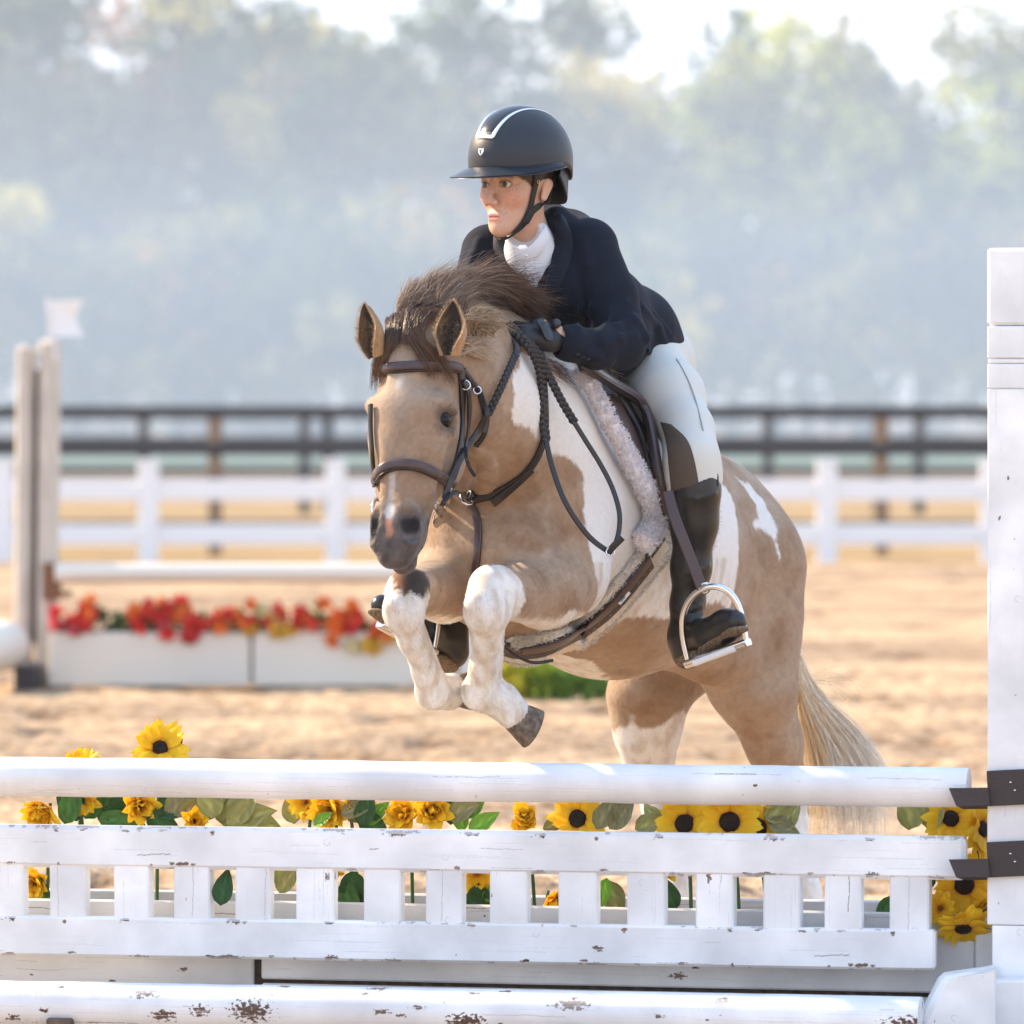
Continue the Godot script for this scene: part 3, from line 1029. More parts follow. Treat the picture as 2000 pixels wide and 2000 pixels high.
func build_jump() -> void:
	var a := deg_to_rad(12.0)
	jump_x = Vector3(cos(a), 0, sin(a))
	jump_z = Vector3(-sin(a), 0, cos(a))
	var turn := -a
	# top pole
	var t := thing("jump_pole", "white round pole on top of the picket gate", "jump pole", Vector3(0, 0.602, 0), turn)
	var xr := JX(1893)
	var pts := PackedVector3Array()
	var ws := PackedFloat32Array()
	for i in 60:
		var x := lerpf(-1.55, xr, i / 59.0)
		pts.append(Vector3(x, noise.get_noise_1d(x * 2.0) * 0.003, 0))
		ws.append(1.0 + noise.get_noise_1d(x * 5.0 + 30.0) * 0.02)
	ws[59] = 0.975
	put("pole_body", tube(pts, 0.0455, 28, ws), M.pole_paint, t)
	# picket gate
	t = thing("picket_gate", "white wooden picket gate with chipped paint hung below the top pole", "gate", Vector3.ZERO, turn)
	var zf := 0.02
	board(t, "top_rail", -1.6, JX(1886, zf), 0.392, 0.491, -0.024, zf, M.gate_paint, 0.010)
	board(t, "bottom_rail", -1.6, JX(1827, zf), 0.186, 0.279, -0.020, zf, M.gate_paint_low, 0.006)
	var slats := [[-22, 53], [100, 174], [225, 299], [342, 417], [462, 534], [581, 659], [713, 790], [834, 910], [959, 1037], [1093, 1173], [1227, 1305], [1361, 1440], [1493, 1570], [1613, 1689], [1740, 1822]]
	for s in slats:
		var x0 := JX(s[0], 0.0)
		var x1 := JX(s[1] - 5, 0.0)
		var sm: StandardMaterial3D = M.slat_paint.duplicate()
		sm.uv1_offset = Vector3(rng.randf(), rng.randf(), rng.randf())
		board(t, "slat", x0, x1, 0.262, 0.405, -0.034, zf - 0.004, sm, 0.004, rng.randf_range(-0.008, 0.008))
	# flower box behind the gate
	t = thing("flower_box", "shaded white plank box standing behind and under the picket gate", "flower box", Vector3.ZERO, turn)
	var zb := -0.10
	var xe := JX(1905, zb)
	var xm := JX(500, zb)
	board(t, "front_board", -1.7, xm - 0.008, 0.02, 0.31, zb - 0.022, zb, M.box_paint, 0.004)
	board(t, "front_board", xm + 0.012, xe, 0.02, 0.118, zb - 0.020, zb + 0.002, M.box_paint, 0.004, -0.004)
	board(t, "front_board", xm + 0.012, xe, 0.128, 0.31, zb - 0.022, zb, M.box_paint, 0.004, -0.0035)
	board(t, "back_board", -1.7, xe, 0.02, 0.315, zb - 0.30, zb - 0.278, M.box_paint, 0.004)
	board(t, "end_board", xe - 0.024, xe - 0.001, 0.02, 0.312, zb - 0.275, zb - 0.025, M.box_paint, 0.004)
	board(t, "corner_post", xe + 0.002, xe + 0.045, 0.0, 0.30, zb - 0.06, zb + 0.012, M.box_paint, 0.004)
	board(t, "planting_foam", -1.68, xe - 0.03, 0.05, 0.235, zb - 0.272, zb - 0.028, M.earth, 0.004)
	# ground rail with flaking paint
	t = thing("ground_rail", "low white round rail with flaking paint in front of the box", "jump pole", Vector3(0, 0.088, 0.0), turn)
	pts = PackedVector3Array()
	ws = PackedFloat32Array()
	for i in 70:
		var x := lerpf(-1.7, JX(1800, 0.22), i / 69.0)
		pts.append(Vector3(x, 0, 0.22))
		ws.append(1.0 + noise.get_noise_1d(x * 9.0) * 0.02)
	put("pole_body", tube(pts, 0.056, 28, ws), M.flaking_paint, t)
	for x in [-1.0, 0.2, 0.9]: put("cleat", bevel_box(Vector3(0.06, 0.07, 0.14), 0.004), M.earth, t, Vector3(x, -0.058, 0.22))
	# right-hand standard
	t = thing("jump_standard", "tall white wooden jump standard at the right edge", "jump standard", J(JX(1968, 0.0), 0, 0.0), turn)
	var px0 := JX(1932, 0.03) - JX(1968, 0.0)
	var segs := [[0.0, 0.292, 0.004, 0.0], [0.2935, 1.505, 0.0, 0.0], [1.507, 1.5615, 0.0, 0.0012], [1.5635, 1.573, 0.001, 0.0], [1.575, 1.647, 0.0, 0.0012], [1.649, 1.824, 0.0, 0.0]]
	for s in segs:
		var o := board(t, "post_section", px0 + s[2] - 0.006 * (s[1] - 0.9), px0 + 0.19, s[0], s[1], -0.09, 0.03 + s[3], M.post_paint, 0.0018 if s[1] < 1.7 else 0.007)
	board(t, "foot_block", px0 + 0.012, px0 + 0.18, 0.0, 0.175, 0.036, 0.10, M.post_paint, 0.006)
	# slanting foot board
	var g := Geo.new()
	var zz := 0.11
	var outline := [V(1946, 1892, 0.38), V(1925, 1896, 0.38), V(1850, 1907, 0.38), V(1838, 1918, 0.38), V(1790, 2010, 0.38), V(1790, 2060, 0.38), V(1946, 2060, 0.38)]
	var inner := [V(1943, 1896, 0.40), V(1925, 1900, 0.40), V(1858, 1912, 0.40), V(1850, 1922, 0.40), V(1806, 2012, 0.40), V(1806, 2060, 0.40), V(1943, 2060, 0.40)]
	for p: Vector3 in outline: g.v.append(p - Vector3(0, 0, 0.10))
	for p: Vector3 in outline: g.v.append(p)
	for p: Vector3 in inner: g.v.append(p)
	for p: Vector3 in inner: g.v.append(p)
	for i in 7:
		var j := (i + 1) % 7
		g.quad(i, j, 7 + j, 7 + i)
		g.quad(7 + i, 7 + j, 14 + j, 14 + i)
	for i in range(1, 6): g.i.append_array([21, 21 + i + 1, 21 + i])
	var fo := put("foot_board", g.mesh(false), M.post_paint, t)
	fo.transform = t.transform.affine_inverse()
	# cups
	for q in [[1536, 1862, 0.0, "upper dark brown cup carrying the top pole on the right standard", 1497], [1673, 1867, 0.004, "lower dark brown cup carrying the picket gate on the right standard", 1636]]:
		var y1: float = EYE_Y - (q[4] - HORIZON) / 862.0
		var y0: float = y1 - 0.083
		var c := thing("jump_cup", q[3], "jump cup", J(JX(1932, 0.04), y0, 0.04), turn)
		var o := put("bracket", bevel_box(Vector3(0.20, 0.080, 0.008), 0.002), M.cup_metal, c, Vector3(0.097, 0.041, 0.0))
		o.rotation.z = 0.06
		for b in [[0.05, 0.05], [0.06, 0.032], [0.12, 0.055]]:
			var s := SphereMesh.new()
			s.radius = 0.004
			s.height = 0.006
			s.radial_segments = 8
			s.rings = 4
			put("rivet", s, M.steel, c, Vector3(b[0], b[1], 0.005))
		var lg := Geo.new()
		# lip: a bent plate reaching left under the pole
		for r in [[-0.088, 0.036, 0.012], [-0.070, -0.004, 0.018], [0.0, 0.038, 0.004], [0.004, -0.002, 0.006]]:
			lg.v.append(Vector3(r[0], r[1], r[2] + 0.012))
		for r in [[-0.088, 0.036, 0.012], [-0.070, -0.004, 0.018], [0.0, 0.038, 0.004], [0.004, -0.002, 0.006]]:
			lg.v.append(Vector3(r[0], r[1], r[2] + 0.004))
		for r in [[-0.086, 0.034, -0.06], [0.0, 0.036, -0.06], [-0.068, -0.006, -0.06], [0.004, -0.004, -0.06]]:
			lg.v.append(Vector3(r[0], r[1] - 0.01, r[2]))
		lg.quad(0, 2, 3, 1)
		lg.quad(4, 5, 7, 6)
		for e in [[0, 2], [2, 3], [3, 1], [1, 0]]: lg.quad(e[0], e[0] + 4, e[1] + 4, e[1])
		lg.quad(5, 7, 11, 10)
		put("lip", lg.mesh(false), M.cup_metal, c)

func petal_mesh(seed_: int, len: float, w: float, curl: float) -> ArrayMesh:
	# a petal lying along +x from the origin, its face towards +z
	var g := Geo.new()
	var n := 7
	var k := 4
	for i in n + 1:
		var f := float(i) / n
		var wid := w * pow(sin(clampf(f * 0.86 + 0.14, 0.0, 1.0) * PI), 0.75) * (1.0 if f < 0.97 else 0.4)
		for j in k + 1:
			var s := float(j) / k * 2.0 - 1.0
			var z := curl * f * f * len - absf(s) * wid * 0.25 + sin(f * 7.0 + seed_) * 0.002 + (1.0 - absf(s)) * -0.002
			g.v.append(Vector3(f * len, s * wid * 0.5, z))
			var c := Color(0.86, 0.52, 0.015).lerp(Color(0.66, 0.20, 0.01), smoothstep(0.30, 0.05, f))
			g.c.append(c.lerp(Color(0.88, 0.62, 0.03), smoothstep(0.5, 1.0, f)) * (0.93 + 0.09 * absf(s)))
	for i in n:
		for j in k:
			var b := i * (k + 1) + j
			g.quad(b, b + k + 1, b + k + 2, b + 1)
	return g.mesh()

func leaf_mesh(len: float, w: float, col: Color, bend: float) -> ArrayMesh:
	var g := Geo.new()
	var n := 9
	var k := 6
	for i in n + 1:
		var f := float(i) / n
		var wid := w * pow(sin(pow(f, 0.72) * PI), 0.9)
		for j in k + 1:
			var s := float(j) / k * 2.0 - 1.0
			var vein := 0.75 if absf(s) < 0.05 else 1.0
			g.v.append(Vector3(f * len, s * wid * 0.5, bend * f * f * len + absf(s) * wid * 0.22 + sin(f * 22.0 + absf(s) * 6.0) * 0.0022))
			var m := 0.85 + 0.3 * noise.get_noise_2d(f * 9.0, s * 5.0 + len * 90.0)
			var rib := 1.0 + 0.22 * sin(f * 40.0 - absf(s) * 9.0)
			g.c.append(col * m * rib / vein)
	for i in n:
		for j in k:
			var b := i * (k + 1) + j
			g.quad(b, b + k + 1, b + k + 2, b + 1)
	return g.mesh()

var petals := []
var leaves := []

func sunflower(label: String, px: float, py: float, z: float, face: Vector3, size: float, disc: float, spread := 0.25, leaf_list := [], stem_to := Vector2.ZERO) -> void:
	z += (px - 1000.0) / 850.0 * 0.2126
	var c := V(px, py, z)
	var root := V(px, 1790, z) if stem_to == Vector2.ZERO else V(stem_to.x, stem_to.y, z)
	root.y = clampf(root.y, 0.16, 0.24)
	# keep the root inside the box
	var along := root.dot(jump_x)
	root = J(along, root.y, rng.randf_range(-0.30, -0.18))
	var t := thing("artificial_sunflower", label, "sunflower", root, 0.0, "sunflowers in the box behind the gate")
	var b := Basis.looking_at(-face.normalized(), Vector3.UP)
	var n := 15
	var loose := disc < 0.0185
	if loose:
		disc *= 0.55
		spread += 0.25
	for ring_ in (3 if loose else 2):
		for i in n:
			var o := put("petal", petals[rng.randi() % petals.size()], M.petal, t)
			var ang := TAU * (i + ring_ * 0.5 + rng.randf_range(-0.25, 0.25)) / n
			var tilt := spread + ring_ * 0.22 + rng.randf_range(-0.12, 0.16)
			var lb := Basis(Vector3(0, 0, 1), ang) * Basis(Vector3(0, 1, 0), -tilt)
			lb = b * lb
			lb = lb.scaled_local(Vector3.ONE * size * rng.randf_range(0.85, 1.12))
			o.transform = Transform3D(lb, c - root + b * (Vector3(cos(ang), sin(ang), 0) * disc * 0.6 + Vector3(0, 0, ring_ * 0.003)))
	# seed disc: a dome with bumps
	var g := Geo.new()
	var rows := 8
	var cols := 18
	for r in rows + 1:
		var rad := disc * sin(float(r) / rows * PI * 0.52)
		for k in cols:
			var a := TAU * k / cols
			var hgt := disc * 0.42 * cos(float(r) / rows * PI * 0.5) + rng.randf_range(-0.0016, 0.0016)
			g.v.append(c - root + b * Vector3(cos(a) * rad, sin(a) * rad, hgt + 0.003))
			var cc := Color(0.020, 0.011, 0.006).lerp(Color(0.10, 0.045, 0.012), smoothstep(0.7, 1.0, float(r) / rows)) if not loose else Color(0.20, 0.08, 0.012)
			g.c.append(cc * rng.randf_range(0.6, 1.5))
	for r in rows:
		for k in cols:
			g.quad(r * cols + k, (r + 1) * cols + k, (r + 1) * cols + (k + 1) % cols, r * cols + (k + 1) % cols)
	put("seed_disc", g.mesh(), M.petal, t)
	var back := c - root - face.normalized() * 0.02
	put("stem", tube(spline([Vector3.ZERO, Vector3(0, back.y * 0.5, 0) + Vector3(back.x, 0, back.z) * 0.25, back - Vector3(0, 0.02, 0), back], 6), 0.0045, 6), M.stem, t)
	for l in leaf_list:
		# [px, py, dz, angle in the picture, length, colour index, turn]
		var o := put("leaf", leaves[l[5]], M.leaf_cloth, t)
		var ang: float = deg_to_rad(l[3])
		var d := Vector3(cos(ang), sin(ang), rng.randf_range(-0.15, 0.25)).normalized()
		var nrm := Vector3(rng.randf_range(-0.3, 0.3), rng.randf_range(0.0, 0.5), 1.0)
		nrm = (nrm - d * nrm.dot(d)).normalized()
		o.transform = Transform3D(Basis(d, nrm.cross(d), nrm).scaled_local(Vector3.ONE * l[4]), V(l[0], l[1], z + l[2]) - root)

func build_flowers() -> void:
	for i in 5: petals.append(petal_mesh(i, 0.046, 0.020 + 0.002 * i, -0.10 - 0.12 * i))
	leaves = [leaf_mesh(0.10, 0.055, Color(0.035, 0.095, 0.028), -0.2), leaf_mesh(0.10, 0.062, Color(0.34, 0.32, 0.11), -0.3), leaf_mesh(0.10, 0.050, Color(0.18, 0.38, 0.04), 0.15), leaf_mesh(0.10, 0.055, Color(0.26, 0.24, 0.12), -0.1), leaf_mesh(0.11, 0.05, Color(0.06, 0.16, 0.035), 0.2)]
	var f := Vector3(0, 0.25, 1)
	var w := 0.022
	sunflower("bright sunflower standing above the top pole, the only full bloom over it", 312, 1462, -0.24, Vector3(0.1, 0.55, 0.8), 1.20, 0.020, 0.55, [[320, 1500, -0.01, 60, 0.8, 0]])
	sunflower("sunflower just peeping over the top pole at far left", 160, 1496, -0.26, Vector3(0, 0.9, 0.4), 0.8, 0.018, 0.6, [[145, 1590, 0.02, 80, 1.1, 0], [165, 1600, 0.0, 60, 1.2, 4], [190, 1600, 0.01, 35, 1.0, 0]])
	sunflower("drooping sunflower under the pole at the left edge", 88, 1578, -0.20, Vector3(-0.5, -0.5, 0.7), 1.1, 0.018, 0.9, [[125, 1610, 0.02, 70, 1.1, 4], [150, 1605, 0.01, 110, 1.2, 0]])
	sunflower("sunflower under the pole right of the drooping one", 158, 1560, -0.22, Vector3(0.1, -0.2, 0.9), 0.85, 0.016, 0.6, [[200, 1580, 0.02, -20, 1.1, 0], [190, 1600, 0.03, -5, 1.0, 4]])
	sunflower("ragged sunflower under the pole above the second and third slats", 270, 1572, -0.19, Vector3(0.2, -0.1, 0.9), 1.05, 0.017, 0.85, [[285, 1590, 0.03, -35, 1.1, 0], [300, 1590, 0.02, 20, 1.3, 0], [330, 1600, 0.03, 60, 1.0, 3], [345, 1585, 0.04, 10, 0.9, 3], [370, 1595, 0.03, 40, 1.2, 1], [400, 1605, 0.02, 75, 1.2, 1], [420, 1600, 0.04, 15, 1.2, 1]])
	sunflower("small sunflower among olive leaves left of the slat at the plank seam", 378, 1605, -0.16, Vector3(0.2, 0.2, 0.9), 0.7, 0.012, 0.7, [[440, 1610, 0.02, 20, 1.2, 1], [455, 1612, 0.02, 65, 1.1, 1], [480, 1600, 0.0, -15, 0.9, 1], [415, 1600, 0.03, 100, 1.0, 1]])
	sunflower("pale thin-petalled sunflower left of the orange one under the pole", 600, 1568, -0.22, Vector3(-0.3, 0.2, 0.8), 0.9, 0.014, 0.4, [[575, 1610, 0.0, 100, 0.8, 1]])
	sunflower("golden sunflower under the pole with its petals facing left", 650, 1580, -0.18, Vector3(-0.4, -0.1, 0.8), 1.15, 0.016, 0.7, [[612, 1612, 0.03, 30, 0.6, 2], [680, 1605, 0.02, 50, 0.9, 3], [665, 1590, 0.05, 15, 0.8, 3]])
	sunflower("golden sunflower right beside the left-facing one, next to dark leaves", 688, 1572, -0.18, Vector3(0.2, 0.2, 0.9), 0.95, 0.014, 0.95, [[700, 1590, 0.04, -40, 1.0, 0], [710, 1610, 0.03, 40, 0.8, 2], [705, 1615, 0.05, 75, 0.9, 0]])
	sunflower("orange sunflower with ruffled petals below the pony's right foreleg", 793, 1596, -0.18, Vector3(-0.4, 0.3, 0.8), 1.1, 0.014, 0.8, [[880, 1600, 0.02, 65, 0.9, 0]])
	sunflower("deep golden sunflower right of the ruffled orange one", 842, 1585, -0.17, Vector3(0.1, 0.1, 1.0), 1.15, 0.016, 1.0, [[870, 1595, 0.02, 20, 0.9, 3], [880, 1612, 0.0, 80, 0.9, 0], [905, 1600, 0.0, 60, 1.0, 2], [915, 1625, 0.03, 30, 0.9, 2], [905, 1625, 0.01, 100, 0.8, 2]])
	sunflower("shaggy double sunflower in the middle of the gate", 1025, 1603, -0.18, Vector3(0, 0.3, 0.9), 1.12, 0.012, 1.1, [[1060, 1620, 0.0, 20, 0.6, 3]])
	sunflower("sunflower with dark centre left of the olive leaves", 1128, 1600, -0.17, Vector3(0.05, 0.25, 0.95), 1.15, 0.022, 0.35, [[1165, 1620, 0.03, 60, 0.9, 3], [1180, 1605, 0.02, 35, 0.8, 2], [1190, 1620, 0.05, 50, 0.9, 3], [1210, 1615, 0.05, 80, 0.8, 3], [1240, 1620, 0.04, 20, 0.8, 1], [1290, 1618, 0.02, 120, 0.7, 1]])
	sunflower("dark-centred sunflower at left of the bright pair near the hind legs", 1338, 1610, -0.13, Vector3(-0.25, 0.15, 0.95), 1.15, 0.024, 0.30, [])
	sunflower("largest dark-centred sunflower, overlapping the gate top", 1425, 1606, -0.06, Vector3(0.0, 0.12, 1.0), 1.22, 0.0245, 0.18, [])
	sunflower("dark-centred sunflower half hidden right of the largest one", 1478, 1618, -0.14, Vector3(0.3, 0.0, 0.95), 1.0, 0.024, 0.25, [[1490, 1595, 0.0, 15, 0.9, 1], [1500, 1605, 0.01, -20, 0.8, 3], [1530, 1620, 0.0, 60, 0.7, 1]])
	sunflower("upright sunflower near the gate's right end under the pole", 1857, 1600, -0.16, Vector3(0.1, 0.2, 0.95), 1.1, 0.020, 0.3, [[1775, 1622, 0.0, 85, 1.1, 1], [1815, 1622, 0.0, 75, 0.9, 1], [1835, 1625, 0.0, 60, 0.7, 3]])
	sunflower("sunflower seen edge-on beside the white standard", 1918, 1620, -0.12, Vector3(0.8, 0.1, 0.6), 1.2, 0.020, 0.3, [])
	sunflower("big dark-centred sunflower under the lower cup", 1884, 1728, -0.14, Vector3(0.05, -0.1, 1.0), 1.35, 0.024, 0.15, [[1830, 1715, -0.02, 200, 0.7, 0], [1850, 1700, -0.02, 160, 0.8, 4], [1900, 1770, -0.02, -80, 0.8, 0]], Vector2(1860, 1800))
	sunflower("small sunflower at lower left of the big one beside the gate end", 1838, 1775, -0.10, Vector3(-0.2, 0.0, 1.0), 0.72, 0.016, 0.3, [[1835, 1790, -0.03, 240, 0.7, 0]], Vector2(1850, 1800))
	sunflower("orange-brown sunflower in shade against the white standard", 1922, 1780, -0.15, Vector3(0.4, -0.3, 0.9), 0.9, 0.018, 0.5, [[1870, 1800, -0.02, -60, 0.7, 4]], Vector2(1880, 1800))
	sunflower("sunflower turned face down at the right end of the box", 1882, 1812, -0.06, Vector3(0.0, -0.75, 0.55), 1.2, 0.020, 0.1, [], Vector2(1880, 1800))
	sunflower("sunflower glimpsed through the first gap of the gate at left", 70, 1722, -0.20, Vector3(-0.3, -0.2, 0.9), 0.9, 0.016, 0.8, [[90, 1770, 0.0, 100, 0.7, 4]])
	sunflower("sunflower hanging in the gap under the pony's left fore hoof", 932, 1702, -0.19, Vector3(0.0, -0.3, 0.9), 0.95, 0.016, 0.5, [[915, 1745, 0.02, -60, 1.1, 0], [935, 1725, 0.02, -90, 1.2, 0], [940, 1755, 0.02, 20, 0.7, 2]])
	sunflower("sunflower drooping lowest behind the middle slats", 1078, 1752, -0.18, Vector3(0.4, -0.6, 0.6), 0.95, 0.014, 0.9, [[1190, 1720, 0.0, -75, 1.0, 3], [1185, 1715, 0.02, -100, 0.7, 2]], Vector2(1085, 1800))
	sunflower("sunflower hidden behind the slat with dark leaves showing beside it", 650, 1690, -0.20, Vector3(0.1, 0.2, 0.9), 0.8, 0.014, 0.5, [[690, 1700, 0.0, -95, 1.2, 0], [680, 1740, 0.01, -60, 1.0, 0], [672, 1720, 0.01, -80, 1.1, 4], [560, 1740, 0.0, 100, 0.9, 1], [545, 1745, 0.02, 60, 0.7, 1]])
	sunflower("sunflower behind the slats left of the hind legs, mostly stems", 1300, 1700, -0.22, Vector3(0.1, 0.4, 0.9), 0.7, 0.012, 0.5, [[1318, 1780, 0.0, 110, 0.9, 0], [1740, 1750, 0.0, -110, 0.9, 4], [430, 1770, 0.0, 80, 0.9, 0]])

# ---------------------------------------------------------------- the pony
var pony := Field.new()
var trunk := Field.new()                         # the pony without head and legs
var lat := Vector3(0.875, 0.0, 0.484)            # towards the pony's left side
var fore := Vector3(-0.484, 0.0, 0.875)          # the way the pony faces
var head_o: Vector3
var head_u: Vector3
var head_f: Vector3
var head_s: Vector3
var white_side := []                             # outlines of white patches, seen square on to the pony's left side
var tan_side := []
var horse_node: Node3D
var detail := 1.0

func hd(s: float, u: float, f: float) -> Vector3:
	return head_o + head_s * s + head_u * u + head_f * f

# where the line of sight through a picture point first meets a field
func hit(f: Field, px: float, py: float, off := 0.0) -> Vector3:
	var a := V(px, py, 0.6)
	var d := (V(px, py, -2.4) - a).normalized()
	var p := a
	for i in 90:
		var e := f.dist(p) - off
		if e < 0.0008: break
		p += d * maxf(e * 0.7, 0.0008)
		if p.z < -2.4: return V(px, py, -1.0)
	return p

func horse_field() -> void:
	trunk_shapes(trunk)
	trunk_shapes(pony)
	head_and_legs(pony)

func trunk_shapes(P: Field) -> void:
	# trunk
	var girth := V(1068, 985, -0.75)
	var barrel := V(1190, 1080, -1.08)
	var hips := V(1368, 1128, -1.50)
	P.cap(girth, barrel, 0.272, 0.290, 0.10, lat, 1.10)
	P.cap(barrel, hips + Vector3(0, 0.02, 0), 0.285, 0.245, 0.10, lat, 1.04)
	P.cap(V(1092, 785, -0.78), V(1200, 885, -1.05), 0.080, 0.12, 0.12)      # withers to back
	P.cap(V(1200, 890, -1.05), V(1360, 1010, -1.45), 0.12, 0.15, 0.12)      # back to croup
	P.cap(hips + lat * 0.11 + Vector3(0, 0.02, 0.02), V(1450, 1235, -1.42), 0.165, 0.140, 0.07)   # left haunch
	P.cap(hips - lat * 0.10 + Vector3(0, 0.02, -0.02), V(1310, 1250, -1.72), 0.165, 0.140, 0.07)  # right haunch
	P.cap(V(1350, 1190, -1.20), V(1395, 1275, -1.28), 0.07, 0.075, 0.10)                          # left stifle
	# chest and shoulders
	P.ball(V(985, 1010, -0.52), 0.232, 0.10, lat, 1.05)
	P.cap(V(1045, 860, -0.66), V(1078, 1075, -0.52), 0.128, 0.132, 0.06)    # left shoulder
	P.cap(V(975, 870, -0.72), V(890, 1060, -0.66), 0.13, 0.120, 0.07)       # right shoulder
	P.ball(V(905, 1085, -0.40), 0.090, 0.045)
	P.ball(V(1000, 1075, -0.33), 0.095, 0.045)
	P.cap(V(965, 1090, -0.42), V(1010, 1185, -0.6), 0.13, 0.12, 0.08)       # breast keel
	# neck
	P.chain([[V(830, 715, -0.02), 0.100], [V(880, 735, -0.12), 0.118], [V(925, 768, -0.22), 0.138], [V(970, 812, -0.35), 0.165], [V(1010, 862, -0.48), 0.192], [V(1035, 960, -0.62), 0.22]], 0.07, lat, 1.12)
	P.chain([[V(826, 672, -0.03), 0.056], [V(865, 662, -0.13), 0.060], [V(910, 662, -0.24), 0.064], [V(955, 676, -0.37), 0.066], [V(1000, 700, -0.50), 0.068], [V(1042, 732, -0.62), 0.068], [V(1085, 768, -0.74), 0.066]], 0.10)

func head_and_legs(P: Field) -> void:
	# folds of skin behind the jaw
	for i in 5:
		var list := []
		for e in [[0.0, -62.0], [9.0, -40.0], [10.0, -14.0], [4.0, 4.0], [-6.0, 14.0]]:
			list.append([hit(trunk, 925 + i * 7 + e[0], 938 + i * 6 + e[1] - i * 3) , 0.0075])
		P.chain(list, 0.010)
	# head
	head_o = V(795, 655, 0.05)
	var tip := V(752, 1104, 0.215)
	head_u = (tip - head_o).normalized()
	var yaw := deg_to_rad(23.0)
	head_f = Vector3(-sin(yaw), 0, cos(yaw))
	head_f = (head_f - head_u * head_f.dot(head_u)).normalized()
	head_s = head_f.cross(head_u).normalized()
	if head_s.x < 0.0: head_s = -head_s
	P.cap(hd(0, 0.045, -0.095), hd(0, 0.155, -0.088), 0.072, 0.094, 0.05)
	P.cap(hd(0, 0.10, -0.06), hd(0, 0.22, -0.067), 0.066, 0.072, 0.05)                     # forehead
	for s in [-1.0, 1.0]:
		P.ball(hd(s * 0.056, 0.235, -0.135), 0.092, 0.03, head_s, 2.1)                  # jaw
		P.cap(hd(s * 0.030, 0.165, -0.03), hd(s * 0.080, 0.152, -0.045), 0.030, 0.026, 0.03)   # brow
		P.cap(hd(s * 0.076, 0.21, -0.070), hd(s * 0.050, 0.345, -0.065), 0.028, 0.016, 0.03)  # facial crest
	P.cap(hd(0, 0.19, -0.080), hd(0, 0.42, -0.062), 0.086, 0.054, 0.04)
	P.cap(hd(0, 0.25, -0.140), hd(0, 0.455, -0.103), 0.055, 0.034, 0.05)
	for s in [-1.0, 1.0]:
		P.cap(hd(s * 0.034, 0.20, -0.016), hd(s * 0.022, 0.405, -0.020), 0.012, 0.010, 0.022)                # edge of the nasal bone
		P.cap(hd(s * 0.083, 0.31, -0.022), hd(s * 0.066, 0.40, -0.026), 0.020, 0.016, 0.035, Vector3.ZERO, 1.0, 1)   # hollow beside it
		P.ball(hd(s * 0.078, 0.098, -0.012), 0.026, 0.040, Vector3.ZERO, 1.0, 1)                          # hollow above the eye
		P.cap(hd(s * 0.098, 0.25, -0.10), hd(s * 0.080, 0.33, -0.11), 0.016, 0.012, 0.035, Vector3.ZERO, 1.0, 1)
	P.ball(hd(0, 0.468, -0.060), 0.051, 0.04)
	P.cap(hd(-0.010, 0.512, -0.050), hd(0.010, 0.512, -0.050), 0.031, 0.031, 0.03)        # upper lip
	P.ball(hd(0, 0.512, -0.098), 0.031, 0.012)                                            # chin
	for s in [-1.0, 1.0]:
		P.cap(hd(s * 0.035, 0.425, -0.030), hd(s * 0.037, 0.478, -0.032), 0.0245, 0.025, 0.022)
		P.ball(hd(s * 0.106, 0.190, -0.060), 0.029, 0.012, Vector3.ZERO, 1.0, 1)          # eye socket
		P.cap(hd(s * 0.074, 0.169, -0.030), hd(s * 0.101, 0.165, -0.072), 0.0125, 0.0105, 0.010)  # upper lid
		P.cap(hd(s * 0.080, 0.213, -0.036), hd(s * 0.098, 0.213, -0.072), 0.009, 0.009, 0.010)  # lower lid
		P.cap(hd(s * 0.043, 0.426, -0.006), hd(s * 0.052, 0.474, -0.016), 0.0165, 0.018, 0.008, Vector3.ZERO, 1.0, 1)  # nostril
		P.cap(hd(s * 0.024, 0.530, -0.078), hd(s * 0.052, 0.42, -0.096), 0.006, 0.005, 0.006, Vector3.ZERO, 1.0, 1)   # mouth line
	# forelegs: forearm, knee, cannon, fetlock, pastern
	P.chain([[V(1098, 1120, -0.50), 0.112], [V(1062, 1152, -0.34), 0.086], [V(985, 1162, -0.10), 0.058]], 0.035)
	P.cap(V(962, 1150, -0.06), V(952, 1190, -0.03), 0.058, 0.055, 0.03)
	P.ball(V(1000, 1165, -0.10), 0.03, 0.03)
	P.chain([[V(950, 1205, -0.04), 0.043], [V(950, 1245, -0.07), 0.032], [V(945, 1305, -0.14), 0.030], [V(938, 1352, -0.185), 0.041]], 0.025)
	P.chain([[V(938, 1352, -0.185), 0.041], [V(978, 1368, -0.215), 0.040], [V(1002, 1392, -0.225), 0.040]], 0.02)
	P.chain([[V(905, 1120, -0.50), 0.105], [V(868, 1150, -0.34), 0.074], [V(812, 1155, -0.12), 0.055]], 0.035)
	P.cap(V(797, 1150, -0.06), V(788, 1190, -0.03), 0.050, 0.048, 0.03)
	P.chain([[V(790, 1205, -0.04), 0.040], [V(806, 1250, -0.08), 0.030], [V(832, 1312, -0.15), 0.029], [V(846, 1350, -0.19), 0.038]], 0.025)
	P.chain([[V(846, 1350, -0.19), 0.040], [V(874, 1352, -0.25), 0.038], [V(884, 1346, -0.27), 0.036]], 0.02)
	# tendons behind the cannons
	P.cap(V(975, 1215, -0.09), V(968, 1335, -0.22), 0.015, 0.014, 0.014)
	P.cap(V(815, 1215, -0.09), V(862, 1335, -0.22), 0.014, 0.013, 0.014)
	P.ball(V(928, 1182, 0.0), 0.022, 0.02)
	P.ball(V(770, 1184, 0.0), 0.020, 0.02)
